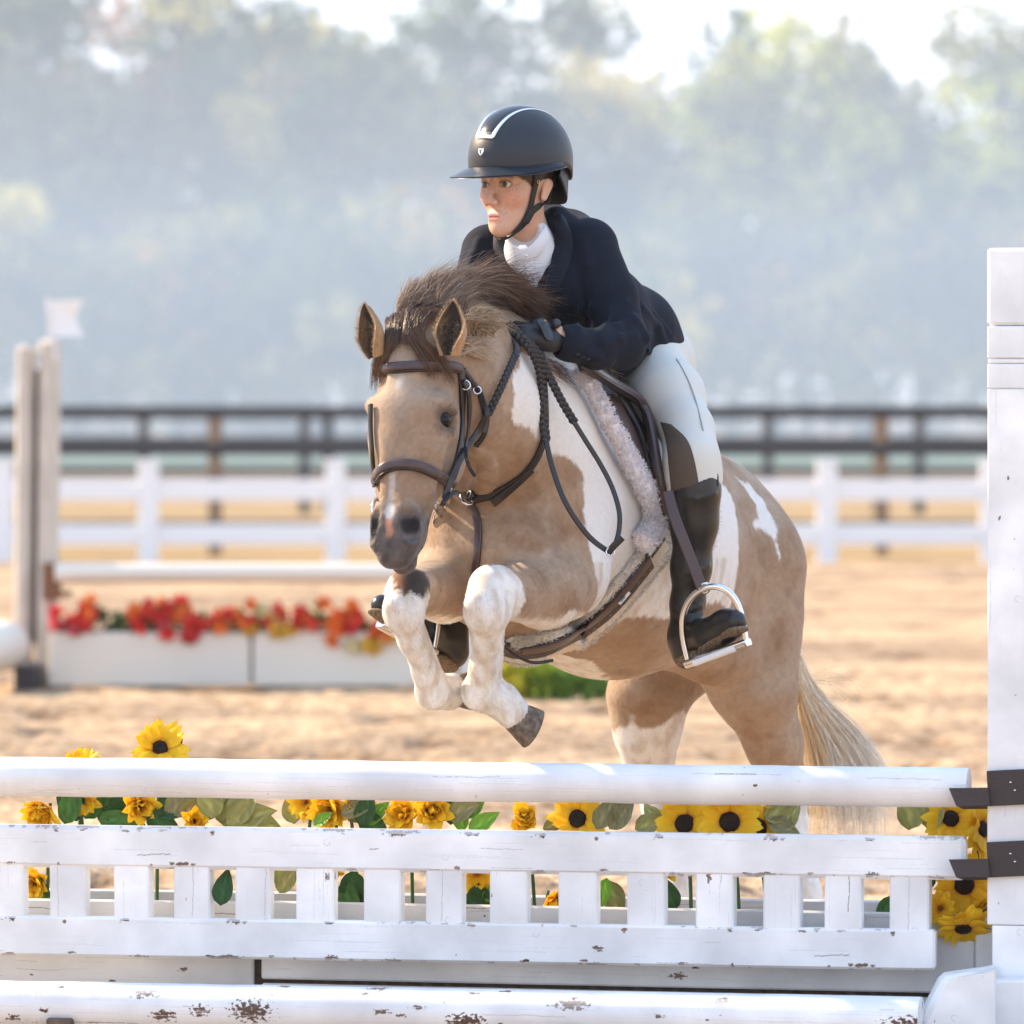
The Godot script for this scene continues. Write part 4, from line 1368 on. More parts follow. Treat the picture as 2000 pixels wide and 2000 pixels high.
	# hind legs
	P.chain([[V(1450, 1235, -1.42), 0.138], [V(1472, 1340, -1.40), 0.098], [V(1512, 1450, -1.46), 0.062], [V(1524, 1510, -1.52), 0.056]], 0.06)
	P.chain([[V(1524, 1510, -1.52), 0.056], [V(1542, 1600, -1.50), 0.040], [V(1572, 1740, -1.44), 0.036], [V(1585, 1815, -1.40), 0.044], [V(1590, 1870, -1.34), 0.040]], 0.03)
	P.chain([[V(1310, 1262, -1.70), 0.145], [V(1266, 1360, -1.62), 0.092], [V(1264, 1430, -1.64), 0.070], [V(1268, 1490, -1.68), 0.058]], 0.06)
	P.chain([[V(1268, 1490, -1.68), 0.058], [V(1286, 1585, -1.64), 0.035], [V(1322, 1740, -1.56), 0.034], [V(1335, 1815, -1.52), 0.044], [V(1340, 1870, -1.46), 0.040]], 0.03)

func side_uv(p: Vector3) -> Vector2:
	return Vector2(p.dot(fore), p.y)

func poly_from(list: Array) -> PackedVector2Array:
	var o := PackedVector2Array()
	for e in list: o.append(side_uv(hit(pony, e[0], e[1])))
	return o

func poly_depth(q: Vector2, poly: PackedVector2Array) -> float:
	var d := 1e9
	var n := poly.size()
	for i in n:
		var c := Geometry2D.get_closest_point_to_segment(q, poly[i], poly[(i + 1) % n])
		d = minf(d, q.distance_to(c))
	return d if Geometry2D.is_point_in_polygon(q, poly) else -d

func coat_patches() -> void:
	white_side = [
		poly_from([[1016, 690], [1000, 740], [1002, 775], [998, 822], [1022, 830], [1045, 850], [1068, 885], [1092, 892], [1120, 900], [1137, 925], [1140, 985], [1150, 1060], [1160, 1110], [1152, 1190], [1140, 1240], [1160, 1235], [1195, 1216], [1250, 1206], [1300, 1208], [1350, 1222], [1374, 1200], [1385, 1175], [1408, 1180], [1422, 1200], [1436, 1150], [1442, 1050], [1436, 985], [1415, 945], [1395, 930], [1340, 890], [1260, 810], [1180, 735], [1110, 702], [1060, 690]]),
		poly_from([[1436, 930], [1462, 944], [1494, 978], [1512, 1020], [1521, 1062], [1522, 1092], [1514, 1072], [1506, 1047], [1490, 1038], [1471, 1030], [1480, 1006], [1477, 985], [1463, 966]]),
	]
	tan_side = []

func nz(p: Vector3, f: float) -> float:
	return noise.get_noise_3d(p.x * f, p.y * f, p.z * f)

func coat_color(p: Vector3, n: Vector3) -> Color:
	var tan_c := Color(0.315, 0.200, 0.118)
	var white := Color(0.74, 0.71, 0.67)
	var dark := Color(0.045, 0.036, 0.032)
	var hair := nz(p + Vector3(7, 0, 0), 60.0)
	var big := nz(p, 6.0)
	var c := tan_c.lerp(Color(0.385, 0.280, 0.195), clampf(0.5 + big * 1.2, 0.0, 1.0))
	c = c.lerp(Color(0.215, 0.118, 0.063), clampf(nz(p + Vector3(3, 9, 1), 9.0) * 1.3 - 0.15, 0.0, 0.6))
	var rel := p - head_o
	var u := rel.dot(head_u)
	var s := rel.dot(head_s)
	var f := rel.dot(head_f)
	var wob := nz(p, 22.0) * 0.014 + hair * 0.006
	if u > -0.02 and u < 0.555 and absf(s) < 0.14 and f > -0.30 + 0.16 * smoothstep(0.33, 0.48, u) and p.y > 1.06:
		# head
		c = c.lerp(Color(0.24, 0.165, 0.115), 0.45)
		c = c.lerp(Color(0.42, 0.335, 0.265), clampf(1.0 - Vector2(s, (u - 0.13) * 0.7).length() / 0.075, 0.0, 1.0) * 0.8)
		var star := Vector2(s * 1.3, (u - 0.118) * 0.8).length() + wob * 0.8
		c = c.lerp(white, smoothstep(0.024, 0.002, star) * 0.40 * float(f > -0.05))
		c = c.lerp(white, smoothstep(0.010, 0.004, absf(s + 0.004 + wob * 0.4)) * smoothstep(0.31, 0.34, u) * smoothstep(0.43, 0.40, u) * 0.35 * float(f > -0.05))
		var mz := smoothstep(0.375, 0.435, u + wob * 1.4 - maxf(0.0, f + 0.06) * 0.15)
		c = c.lerp(Color(0.055, 0.048, 0.047).lerp(Color(0.115, 0.098, 0.093), clampf(0.5 + nz(p, 30.0), 0.0, 1.0)), mz * 0.95)
		var snip := Vector2((s + 0.002) * 1.5, (u - 0.425) * 0.55).length() + wob * 0.8
		c = c.lerp(Color(0.50, 0.47, 0.46), smoothstep(0.022, 0.010, snip) * float(f > -0.04))
		c = c.lerp(Color(0.45, 0.21, 0.12), smoothstep(0.011, 0.006, absf(s + wob * 0.4)) * smoothstep(0.435, 0.445, u) * smoothstep(0.488, 0.472, u) * float(f > -0.06) * 0.9)
		var eye := Vector3(absf(s) - 0.094, u - 0.19, f + 0.055).length()
		c = c.lerp(Color(0.10, 0.07, 0.05), smoothstep(0.055, 0.022, eye + wob) * 0.85)
		for e in [-1.0, 1.0]:
			var no := (Vector3(s, u, f) - Vector3(e * 0.050, 0.452, -0.012)).length()
			c = c.lerp(Color(0.02, 0.017, 0.017), smoothstep(0.030, 0.020, no))
		c = c.lerp(Color(0.27, 0.145, 0.065), clampf((absf(s) - 0.075) * 14.0, 0.0, 0.4) * smoothstep(0.28, 0.34, u))
		return c * (1.0 + hair * 0.22)
	var w := 0.0
	var l := (p - V(1068, 985, -0.75)).dot(lat)
	if l > -0.10:
		var q := side_uv(p)
		for poly: PackedVector2Array in white_side: w = maxf(w, smoothstep(-0.003, 0.006, poly_depth(q, poly) + wob * 0.8))
	elif p.z < -0.55 and p.y > 1.0:
		w = smoothstep(-0.03, 0.03, nz(p + Vector3(2, 0, 0), 2.2))
	# legs
	if p.z > -0.36 and p.y < 1.10:
		var lk := V(952, 1172, -0.03)
		var rk := V(783, 1190, -0.03)
		w = maxf(w, smoothstep(0.004, -0.006, minf((p - lk).length() - 0.092, (p - rk).length() - 0.078) + wob * 0.9))
		if p.y < 0.985: w = maxf(w, smoothstep(0.985, 0.965, p.y + wob))
		var kd := (p - V(806, 1118, -0.02)).length() + noise.get_noise_3d(p.x * 90.0, p.y * 14.0, p.z * 90.0) * 0.022
		w *= 1.0 - smoothstep(0.062, 0.050, kd)
		c = c.lerp(Color(0.20, 0.085, 0.04).lerp(dark, smoothstep(-0.27, -0.235, p.x + wob)), smoothstep(0.070, 0.050, kd) * float(p.x < -0.12))
	if p.z < -0.9:
		var right_leg := l < 0.02
		if right_leg:
			var line := 0.665 + nz(p, 7.0) * 0.10
			w = maxf(w, smoothstep(line + 0.012, line - 0.012, p.y + wob) * float(p.y < 0.85))
			if p.y < 0.9 and p.x < 0.33: w = maxf(w, smoothstep(0.235, 0.222, p.x + wob * 2.0))
		else:
			w = maxf(w, smoothstep(0.50, 0.46, p.y + wob))
	# white under the arm
	if p.z > -0.75 and p.z < -0.2 and p.x > 0.0 and p.y > 0.93:
		w = maxf(w, smoothstep(0.012, 0.0, (Vector3((p.x - 0.115) * 0.55, p.y - 0.965, 0).length() - 0.026 + wob)) * float(n.y < 0.3 and p.z < -0.28))
	var dirty := clampf(0.30 + noise.get_noise_3d(p.x * 26.0 + 5.0, p.y * 7.0, p.z * 26.0) * 1.6, 0.0, 1.0) * float(p.y < 1.1)
	c = c.lerp(white.lerp(Color(0.52, 0.42, 0.31), dirty * 0.7), w)
	return c * (1.0 + hair * lerpf(0.20, 0.06, w))

func hoof_mesh(ground_r: float, top_r: float, h: float) -> ArrayMesh:
	# a hoof standing on y = 0, toe towards +z
	var g := Geo.new()
	var k := 20
	var rows := [[0.0, 0.0], [0.94, 0.0], [1.0, 0.004], [0.97, 0.3], [0.92, 0.62], [0.9, 0.66], [0.88, 0.95], [0.80, 1.02], [0.0, 1.02]]
	for r in rows:
		for i in k:
			var a := TAU * i / k
			var rad: float = lerpf(ground_r, top_r, r[1]) * r[0]
			var z: float = cos(a) * rad * 1.12 + (1.0 - r[1]) * ground_r * 0.16
			if cos(a) < -0.6: z += (-cos(a) - 0.6) * rad * 0.55
			g.v.append(Vector3(sin(a) * rad, r[1] * h * (1.0 - 0.22 * (1.0 - cos(a)) * r[1] * 0.5), z))
	for r in rows.size() - 1:
		for i in k:
			g.quad(r * k + i, r * k + (i + 1) % k, (r + 1) * k + (i + 1) % k, (r + 1) * k + i)
	return g.mesh()

func place_hoof(t: Node3D, top: Vector3, down: Vector3, toe: Vector3, size := 1.0) -> void:
	var o := put("hoof", hoof_mesh(0.053 * size, 0.045 * size, 0.066 * size), M.hoof, t)
	var y := -down.normalized()
	var z := (toe - y * toe.dot(y)).normalized()
	o.transform = Transform3D(Basis(y.cross(z), y, z), top + down.normalized() * 0.068 * size - t.position)

func ear(t: Node3D, base: Vector3, tip: Vector3, open: Vector3, w: float) -> void:
	var g := Geo.new()
	var ax := tip - base
	open = (open - ax * (open.dot(ax) / ax.length_squared())).normalized()
	var sd := ax.normalized().cross(open)
	var rows := 14
	var cols := 16
	for layer in 2:
		for r in rows + 1:
			var v := float(r) / rows
			var rad := w * (0.62 + 0.9 * v - 0.1 * v * v) if v < 0.38 else w * 0.947 * pow(maxf(0.0, 1.0 - pow((v - 0.38) / 0.62, 1.75)), 0.85)
			if layer == 1: rad *= 0.84
			var spread := lerpf(2.75, 1.75, minf(v * 1.7, 1.0))
			for c in cols + 1:
				var a := lerpf(-spread, spread, float(c) / cols)
				var p := base + ax * (v * 1.0) + (-open * cos(a) * 0.82 + sd * sin(a)) * rad - open * (0.018 * v * v) + open * (w * 0.25 * (1.0 - v))
				if layer == 1: p += open * 0.003
				g.v.append(p - t.position)
				var e := absf(float(c) / cols - 0.5) * 2.0
				if layer == 0:
					var oc := Color(0.36, 0.21, 0.10).lerp(Color(0.05, 0.035, 0.028), smoothstep(0.72, 1.0, v))
					g.c.append(oc * (1.0 + nz(p, 90.0) * 0.4))
				else:
					var ic := Color(0.035, 0.027, 0.022).lerp(Color(0.24, 0.15, 0.075), smoothstep(0.42, 0.95, e + nz(p, 50.0) * 0.35 + (0.18 if c < cols / 2 else 0.0)) * (1.0 - v * 0.5))
					g.c.append(ic * (1.0 + nz(p, 90.0) * 0.5))
	var st := cols + 1
	var lay := (rows + 1) * st
	for r in rows:
		for c in cols:
			var b := r * st + c
			g.quad(b, b + 1, b + st + 1, b + st)
			b += lay
			g.quad(b, b + st, b + st + 1, b + 1)
	for r in rows:
		for c in [0, cols]:
			var b: int = r * st + c
			g.quad(b, b + st, b + st + lay, b + lay)
	var o := put("ear", g.mesh(), M.coat, t)
	# soft hair on the rim
	var h := Geo.new()
	for i in 420:
		var v := rng.randf()
		var edge := rng.randi() % 3
		var rr := mini(int(v * rows), rows - 1)
		var b := rr * st + ([0, cols, rng.randi() % st][edge] as int)
		var p := g.v[b].lerp(g.v[b + st], rng.randf()) + t.position
		var dir := (ax.normalized() * 0.7 + open * rng.randf_range(0.1, 0.8) + sd * (-0.5 if edge == 0 else 0.5) * rng.randf() + Vector3(rng.randf() - 0.5, rng.randf() - 0.5, rng.randf() - 0.5) * 0.5).normalized()
		strand(h, [p - t.position, p - t.position + dir * 0.006, p - t.position + dir * 0.011 + Vector3(0, -0.001, 0)], 0.0005, Color(0.42, 0.28, 0.16), Color(0.60, 0.46, 0.32))
	for i in 240:
		var v := rng.randf_range(0.02, 0.55)
		var a := rng.randf_range(-2.2, 2.2)
		var p := base + ax * v + (-open * cos(a) * 0.6 + sd * sin(a) * 0.8) * w * 0.8 - t.position
		var e := p + (open * 0.5 + ax.normalized() * rng.randf_range(0.2, 0.9) - sd * sin(a) * 0.5 + rv() * 0.25) * 0.014
		strand(h, [p, p.lerp(e, 0.5) + rv() * 0.001, e], 0.0005, Color(0.10, 0.07, 0.05), [Color(0.30, 0.20, 0.11), Color(0.45, 0.32, 0.19)][i % 2])
	put("ear_fringe", h.mesh(), M.hair, t).set_meta("kind", "stuff")

# one hair: a tapering three-sided tube
func strand(g: Geo, pts: Array, w: float, c0: Color, c1: Color) -> void:
	var n := pts.size()
	var base := g.v.size()
	var t0: Vector3 = (pts[n - 1] - pts[0]).normalized()
	var s := t0.cross(Vector3(0.3, 0.2, 0.93)).normalized()
	var q := t0.cross(s)
	for a in n:
		var f := float(a) / (n - 1)
		var r := w * (1.0 - f * 0.75)
		var p: Vector3 = pts[a]
		g.v.append(p + s * r)
		g.v.append(p - s * r * 0.5 + q * r * 0.87)
		g.v.append(p - s * r * 0.5 - q * r * 0.87)
		var c := c0.lerp(c1, f)
		g.c.append(c)
		g.c.append(c)
		g.c.append(c)
	for a in n - 1:
		var b := base + a * 3
		for e in 3:
			var e2 := (e + 1) % 3
			g.quad(b + e, b + e2, b + e2 + 3, b + e + 3)

func rv() -> Vector3:
	return Vector3(rng.randfn(), rng.randfn(), rng.randfn())

# a lock of hair: a guide curve with many strands round it
func lock(g: Geo, guide: Array, count: int, spread: float, w: float, cols: Array, tip_spread := 1.6) -> void:
	for i in count:
		var off := rv() * spread
		var off2 := rv() * spread * tip_spread
		var cut := rng.randf_range(0.72, 1.0)
		var pts := []
		var n := guide.size()
		for a in n:
			var f := float(a) / (n - 1) * cut
			var fa := f * (n - 1)
			var k := mini(int(fa), n - 2)
			var p: Vector3 = guide[k].lerp(guide[k + 1], fa - k)
			pts.append(p + off.lerp(off2, f) * (0.35 + f))
		var sm := spline(pts, 2)
		var c: Color = cols[rng.randi() % cols.size()] * rng.randf_range(0.75, 1.2)
		strand(g, Array(sm), w * rng.randf_range(0.7, 1.3), c, c.lerp(cols[-1], 0.4))

func build_hair(t: Node3D) -> void:
	var brown := Color(0.105, 0.058, 0.034)
	var deep := Color(0.028, 0.018, 0.014)
	var red := Color(0.24, 0.12, 0.058)
	var blond := Color(0.66, 0.48, 0.27)
	var pale := Color(0.50, 0.41, 0.34)
	var o := -t.position
	# mane, thrown up by the jump
	var g := Geo.new()
	var crest := spline([V(800, 640, -0.02), V(835, 618, -0.09), V(885, 606, -0.18), V(930, 606, -0.29), V(975, 622, -0.40), V(1015, 650, -0.52), V(1052, 684, -0.62)], 12)
	for i in crest.size():
		var f := float(i) / (crest.size() - 1)
		var lift := sin(clampf(f * 1.25 + 0.06, 0.0, 1.0) * PI)
		for j in 4:
			var r: Vector3 = crest[i] + lat * (rng.randf() - 0.5) * 0.05 + o
			var d1 := Vector3(rng.randf_range(-0.25, 0.25) + f * 0.2, 1.0, rng.randf_range(-0.2, 0.2)).normalized()
			var d2 := Vector3(lerpf(0.55, 1.0, f), lerpf(0.75, 0.12, f), -0.25) + rv() * 0.22
			var d3 := Vector3(1.0, lerpf(0.25, -0.35, f) + rng.randf_range(-0.3, 0.25), -0.3) + rv() * 0.25
			var len := lerpf(0.095, 0.12, lift) * rng.randf_range(0.75, 1.15)
			var p1 := r + d1 * len * 0.33
			var p2 := p1 + d2.normalized() * len * 0.45
			var p3 := p2 + d3.normalized() * len * 0.5
			var p4 := p3 + (d3 + Vector3(0.2, -0.35, 0)).normalized() * len * 0.3
			var front := 1.0 - smoothstep(0.05, 0.45, f)
			var cols := [brown, brown, red, deep, red.lerp(pale, front * 0.9), brown.lerp(pale, front)]
			lock(g, [r, p1, p2, p3, p4], 26, 0.0065, 0.0009, cols, 2.4)
	# fluff of mane standing up behind the ears
	for i in 70:
		var r := pony.onto(hd(rng.randf_range(-0.065, 0.055), -0.06, rng.randf_range(-0.16, -0.08)), 0.0)[0] as Vector3 + o
		var d1 := Vector3(rng.randf_range(-0.35, 0.35), 1.0, rng.randf_range(-0.3, 0.2)).normalized()
		var len := rng.randf_range(0.05, 0.085)
		var p1 := r + d1 * len * 0.5
		var p2 := p1 + (d1 * 0.6 + Vector3(0.55, 0.25, -0.4)).normalized() * len * 0.45
		lock(g, [r, p1, p2, p2 + Vector3(0.02, 0.004, -0.02)], 20, 0.006, 0.0008, [brown, red, pale, Color(0.30, 0.22, 0.17), Color(0.36, 0.28, 0.22)], 2.2)
	# hair lying down the near side of the neck, under the hand
	for i in 30:
		var f := rng.randf()
		var r := V(lerpf(955, 1045, f), lerpf(628, 676, f), lerpf(-0.26, -0.50, f)) + o + lat * 0.03
		var p1 := r + Vector3(0.012, -0.03, 0.03)
		var p2 := p1 + Vector3(0.03 + rng.randf() * 0.02, -0.05, 0.012)
		lock(g, [r, p1, p2, p2 + Vector3(0.035, -0.025, 0.0)], 22, 0.006, 0.0009, [deep, brown, brown, red], 2.0)
	# pale locks behind the near ear
	for i in 44:
		var f := rng.randf()
		var r := hit(pony, lerpf(908, 968, f), lerpf(655, 650, f) + rng.randf_range(-6, 10)) + o
		var up := rng.randf_range(0.2, 1.0)
		var p1 := r + Vector3(rng.randf_range(-0.015, 0.02), 0.045 * up + 0.01, 0.03)
		var p2 := p1 + Vector3(rng.randf_range(0.005, 0.05), 0.022 * up - 0.008, 0.004)
		var p3 := p2 + Vector3(0.03, -0.03 * rng.randf(), -0.01)
		lock(g, [r, p1, p2, p3], 8, 0.0035, 0.0009, [blond, blond, pale, blond, brown], 3.0)
	for i in 26:
		var r := hit(pony, rng.randf_range(896, 920), rng.randf_range(655, 700)) + o
		var e1 := hit(pony, rng.randf_range(930, 950), rng.randf_range(660, 700), 0.012) + o
		var e2 := hit(pony, rng.randf_range(965, 985), rng.randf_range(655, 720), 0.012) + o
		lock(g, [r, r.lerp(e1, 0.5) + Vector3(0, 0.006, 0.012), e1, e2], 9, 0.0035, 0.0008, [blond, Color(0.46, 0.27, 0.13), pale], 1.6)
	# pale mane by the withers
	for i in 20:
		var f := rng.randf()
		var r := V(lerpf(1055, 1135, f), lerpf(690, 712, f), lerpf(-0.60, -0.76, f)) + o
		var p1 := r + Vector3(0.02, 0.012, 0.02)
		lock(g, [r, p1, p1 + Vector3(0.045, -0.02, 0.015), p1 + Vector3(0.08, -0.035, 0.02)], 16, 0.007, 0.0009, [Color(0.75, 0.66, 0.52), Color(0.70, 0.60, 0.45), Color(0.30, 0.17, 0.09)], 1.6)
	put("mane", g.mesh(), M.hair, t).set_meta("kind", "stuff")
	# forelock: falls from the poll to both sides of the forehead
	g = Geo.new()
	for i in 64:
		var sd := -1.0 if i % 2 == 0 else 1.0
		var out := rng.randf_range(0.05, 1.0)
		var s0 := sd * rng.randf() * 0.030
		var r := pony.onto(hd(s0, -0.03, -0.13), 0.006)[0] as Vector3
		var r2 := pony.onto(hd(s0 * 1.2, -0.02, -0.05), 0.022)[0] as Vector3
		var a1 := pony.onto(hd(lerpf(s0, sd * 0.040 * out, 0.7), 0.012, 0.0), 0.018)[0] as Vector3
		var a2 := pony.onto(hd(sd * 0.070 * out, 0.040, 0.0), 0.013)[0] as Vector3
		var a3 := pony.onto(hd(sd * 0.096 * out, 0.060 + 0.012 * (1.0 - out), -0.03 * out), 0.010)[0] as Vector3
		var a4 := pony.onto(hd(sd * 0.112 * out, 0.088 + 0.02 * out, -0.075 * out), 0.008)[0] as Vector3
		lock(g, [r + o, r2 + o, a1 + o, a2 + o, a3 + o, a4 + o] if out > 0.35 else [r + o, r2 + o, a1 + o, a2 + o], 26, 0.0042, 0.0008, [deep, brown, brown, deep, red.lerp(brown, 0.5)], 1.0)
	put("forelock", g.mesh(), M.hair, t).set_meta("kind", "stuff")
	# tail
	g = Geo.new()
	for i in 110:
		var f := rng.randf()
		var r := V(1530 + f * 18, 1170 + f * 120, -1.86) + o
		var swing := pow(rng.randf(), 0.85)
		var sag := rng.randf_range(-16, 16)
		var p1 := V(1554 + swing * 22, 1325 + f * 20 + sag * 0.3, -1.93) + o
		var p2 := V(1566 + swing * 62, 1395 + sag + swing * 4, -1.97) + o
		var p3 := V(1578 + swing * 112, 1465 + sag * 1.4, -2.0 - 0.06 * rng.randf()) + o
		var p4 := V(1588 + swing * 140, 1545 + sag * 1.8, -2.02) + o
		var p5 := V(1592 + swing * 130, 1640 + sag * 2.0, -2.02) + o
		var cols := [Color(0.88, 0.83, 0.73), Color(0.90, 0.86, 0.79), Color(0.80, 0.66, 0.44), Color(0.88, 0.83, 0.74)]
		if swing < 0.28: cols = [Color(0.66, 0.42, 0.18), Color(0.78, 0.58, 0.32), Color(0.80, 0.66, 0.46)]
		lock(g, [r, p1, p2, p3, p4, p5], 24, 0.009, 0.0010, cols, 2.6)
	for i in 60:
		var r := V(1560, 1330, -1.95) + o
		var e := V(1590 + rng.randf() * 130, 1300 + rng.randf() * 190, -1.98) + o
		strand(g, Array(spline([r, r.lerp(e, 0.5) + rv() * 0.03, e + rv() * 0.02], 4)), 0.0006, Color(0.78, 0.66, 0.5), Color(0.8, 0.72, 0.6))
	put("tail", g.mesh(), M.hair, t).set_meta("kind", "stuff")
	# whiskers
	g = Geo.new()
	for i in 22:
		var p := pony.onto(hd(rng.randf_range(-0.055, -0.02), rng.randf_range(0.46, 0.53), rng.randf_range(-0.06, 0.02)), 0.0)
		var e: Vector3 = p[0] + (p[1] as Vector3) * rng.randf_range(0.015, 0.04) + Vector3(0, -0.008, 0)
		strand(g, [p[0] + o, e + o], 0.00028, Color(0.3, 0.27, 0.25), Color(0.5, 0.46, 0.42))
	put("whiskers", g.mesh(), M.hair, t).set_meta("kind", "stuff")

# short hairs over the coat
func coat_hair(t: Node3D, body: ArrayMesh) -> void:
	var arr := body.surface_get_arrays(0)
	var v: PackedVector3Array = arr[Mesh.ARRAY_VERTEX]
	var n: PackedVector3Array = arr[Mesh.ARRAY_NORMAL]
	var c: PackedColorArray = arr[Mesh.ARRAY_COLOR]
	var g := Geo.new()
	var eye := Vector3(0, EYE_Y, CAM_Z)
	for i in v.size():
		var p := v[i]
		var nn := n[i]
		if nn.dot((eye - p).normalized()) < -0.35: continue
		if p.y < 0.45: continue
		var flow := Vector3(0.35, -1.0, -0.25) + Vector3(nz(p, 4.0), nz(p + Vector3(9, 0, 0), 4.0), nz(p + Vector3(0, 9, 0), 4.0)) * 0.7
		var rel := p - head_o
		var u := rel.dot(head_u)
		var long := 1.0
		if u > -0.02 and u < 0.6 and p.z > -0.12 and p.y > 1.05:
			var st := pony_whorl(rel)
			flow = st + Vector3(nz(p, 9.0), nz(p + Vector3(9, 0, 0), 9.0), 0.0) * 0.3
			long = 0.55 if u < 0.40 else 0.3
		elif p.z > -0.4 and p.y < 1.12:
			long = 1.25
		var tt := (flow - nn * flow.dot(nn))
		if tt.length() < 0.05: continue
		tt = tt.normalized()
		var s := nn.cross(tt)
		var col := c[i]
		for k in 2:
			var q := p + (s * rng.randf_range(-1, 1) + tt * rng.randf_range(-1, 1)) * 0.005
			var len := rng.randf_range(0.005, 0.010) * long
			var wd := 0.00075
			var dir := (tt + nn * rng.randf_range(0.03, 0.20) + s * rng.randf_range(-0.3, 0.3)).normalized()
			var b := g.v.size()
			g.v.append(q + s * wd - nn * 0.0004)
			g.v.append(q - s * wd - nn * 0.0004)
			g.v.append(q + dir * len)
			var h := col * rng.randf_range(0.80, 1.24)
			g.c.append(h)
			g.c.append(h)
			g.c.append(h)
			var hn := nn
			g.n.append(hn)
			g.n.append(hn)
			g.n.append(hn)
			g.i.append_array([b, b + 2, b + 1])
	var o := put("coat_hair", g.mesh(), M.coat, t, -t.position)
	o.set_meta("kind", "stuff")

func pony_whorl(rel: Vector3) -> Vector3:
	# hair turns out from the whorl between the eyes
	var u := rel.dot(head_u) - 0.118
	var s := rel.dot(head_s)
	return (head_s * s * 1.6 + head_u * (u + 0.02)).normalized() if Vector2(s, u).length() < 0.12 else head_u + head_s * s * 2.0

func build_horse() -> void:
	horse_field()
	coat_patches()
	var t := thing("horse", "tan and white pinto pony jumping over the white picket gate", "horse", Vector3(0.42, 0, -1.45))
	horse_node = t
	var bm := pony.mesh(0.007 * detail, coat_color)
	put("body", bm, M.coat, t, -t.position)
	coat_hair(t, bm)
	# eyes
	for s in [-1.0, 1.0]:
		var e := SphereMesh.new()
		e.radius = 0.0255
		e.height = 0.051
		e.radial_segments = 24
		e.rings = 14
		put("eye", e, M.horse_eye, t, hd(s * (0.0785 if s > 0.0 else 0.0725), 0.190, -0.055) - t.position)
	ear(t, V(882, 694, 0.085), V(880, 588, 0.090), Vector3(-0.35, 0.0, 0.92), 0.0410)
	ear(t, V(741, 694, 0.04), V(702, 596, 0.05), Vector3(-0.72, 0.0, 0.68), 0.0380)
	# hooves
	place_hoof(t, V(1000, 1393, -0.225), Vector3(0.80, -0.42, -0.35), Vector3(-0.4, -0.8, 0.4), 0.90)
	place_hoof(t, V(880, 1348, -0.26), Vector3(0.70, 0.12, -0.7), Vector3(0.30, -0.9, 0.2), 0.86)
	place_hoof(t, V(1590, 1868, -1.34), Vector3(0.0, -0.9, 0.25), Vector3(-0.3, -0.2, 0.9), 0.95)
	place_hoof(t, V(1340, 1868, -1.46), Vector3(0.0, -0.9, 0.25), Vector3(-0.3, -0.2, 0.9), 0.95)
	build_hair(t)

# ---------------------------------------------------------------- tack
# densify a picture path, drop it on a field and lift it by off; returns [points, normals]
func lay(f: Field, list: Array, per := 5, off := 0.0) -> Array:
	var flat := []
	for e in list: flat.append(Vector3(e[0], e[1], 0))
	var sm := spline(flat, per)
	var pts := PackedVector3Array()
	var nor := PackedVector3Array()
	for q in sm:
		var h := hit(f, q.x, q.y, off)
		if f.dist(h) > off + 0.01: h = f.onto(h, off)[0]
		pts.append(h)
		nor.append(f.grad(h).normalized())
	# smooth the line a little
	for it in 2:
		var sp := pts.duplicate()
		for i in range(1, pts.size() - 1):
			sp[i] = (pts[i - 1] + pts[i] * 2.0 + pts[i + 1]) * 0.25
		pts = sp
	return [pts, nor]

func shift(p: PackedVector3Array, o: Vector3) -> PackedVector3Array:
	var r := PackedVector3Array()
	for v in p: r.append(v - o)
	return r

func strap(t: Node3D, called: String, f: Field, list: Array, w: float, h: float, m: Material, off := 0.0, per := 5) -> MeshInstance3D:
	var l := lay(f, list, per, off)
	var g := Geo.new()
	sweep(g, shift(l[0], t.position), l[1], strap_prof(w, h, -0.002))
	return put(called, g.mesh(), m, t)

func free_strap(t: Node3D, called: String, pts: Array, w: float, h: float, m: Material, nor := Vector3(0, 0, 1), per := 6, round_ := false) -> MeshInstance3D:
	var sm := spline(pts, per)
	var g := Geo.new()
	var ns := PackedVector3Array()
	for p in sm: ns.append(nor)
	sweep(g, shift(sm, t.position), ns, round_prof(w * 0.5, 10) if round_ else strap_prof(w, h, -h * 0.5))
	return put(called, g.mesh(), m, t)

# plaited leather: a flat cord whose edges swell and narrow
func plait(t: Node3D, called: String, pts: Array, w: float, m: Material, per := 8) -> MeshInstance3D:
	var sm := spline(pts, per * 3)
	var g := Geo.new()
	var fr := frames(sm, Vector3(0.15, 0.1, 1.0))
	for k in 3:
		var line := PackedVector3Array()
		var along := 0.0
		for i in sm.size():
			if i: along += sm[i].distance_to(sm[i - 1])
			var tt := (sm[mini(i + 1, sm.size() - 1)] - sm[maxi(i - 1, 0)]).normalized()
			var s := tt.cross(fr[i])
			var ph := along / 0.042 * TAU + k * TAU / 3.0
			line.append(sm[i] + s * sin(ph) * w * 0.30 + fr[i] * sin(ph * 2.0) * w * 0.16 - t.position)
		sweep(g, line, fr, PackedVector2Array([Vector2(w * 0.30, 0), Vector2(w * 0.2, w * 0.16), Vector2(-w * 0.2, w * 0.16), Vector2(-w * 0.30, 0), Vector2(-w * 0.2, -w * 0.16), Vector2(w * 0.2, -w * 0.16)]))
	return put(called, g.mesh(), m, t)

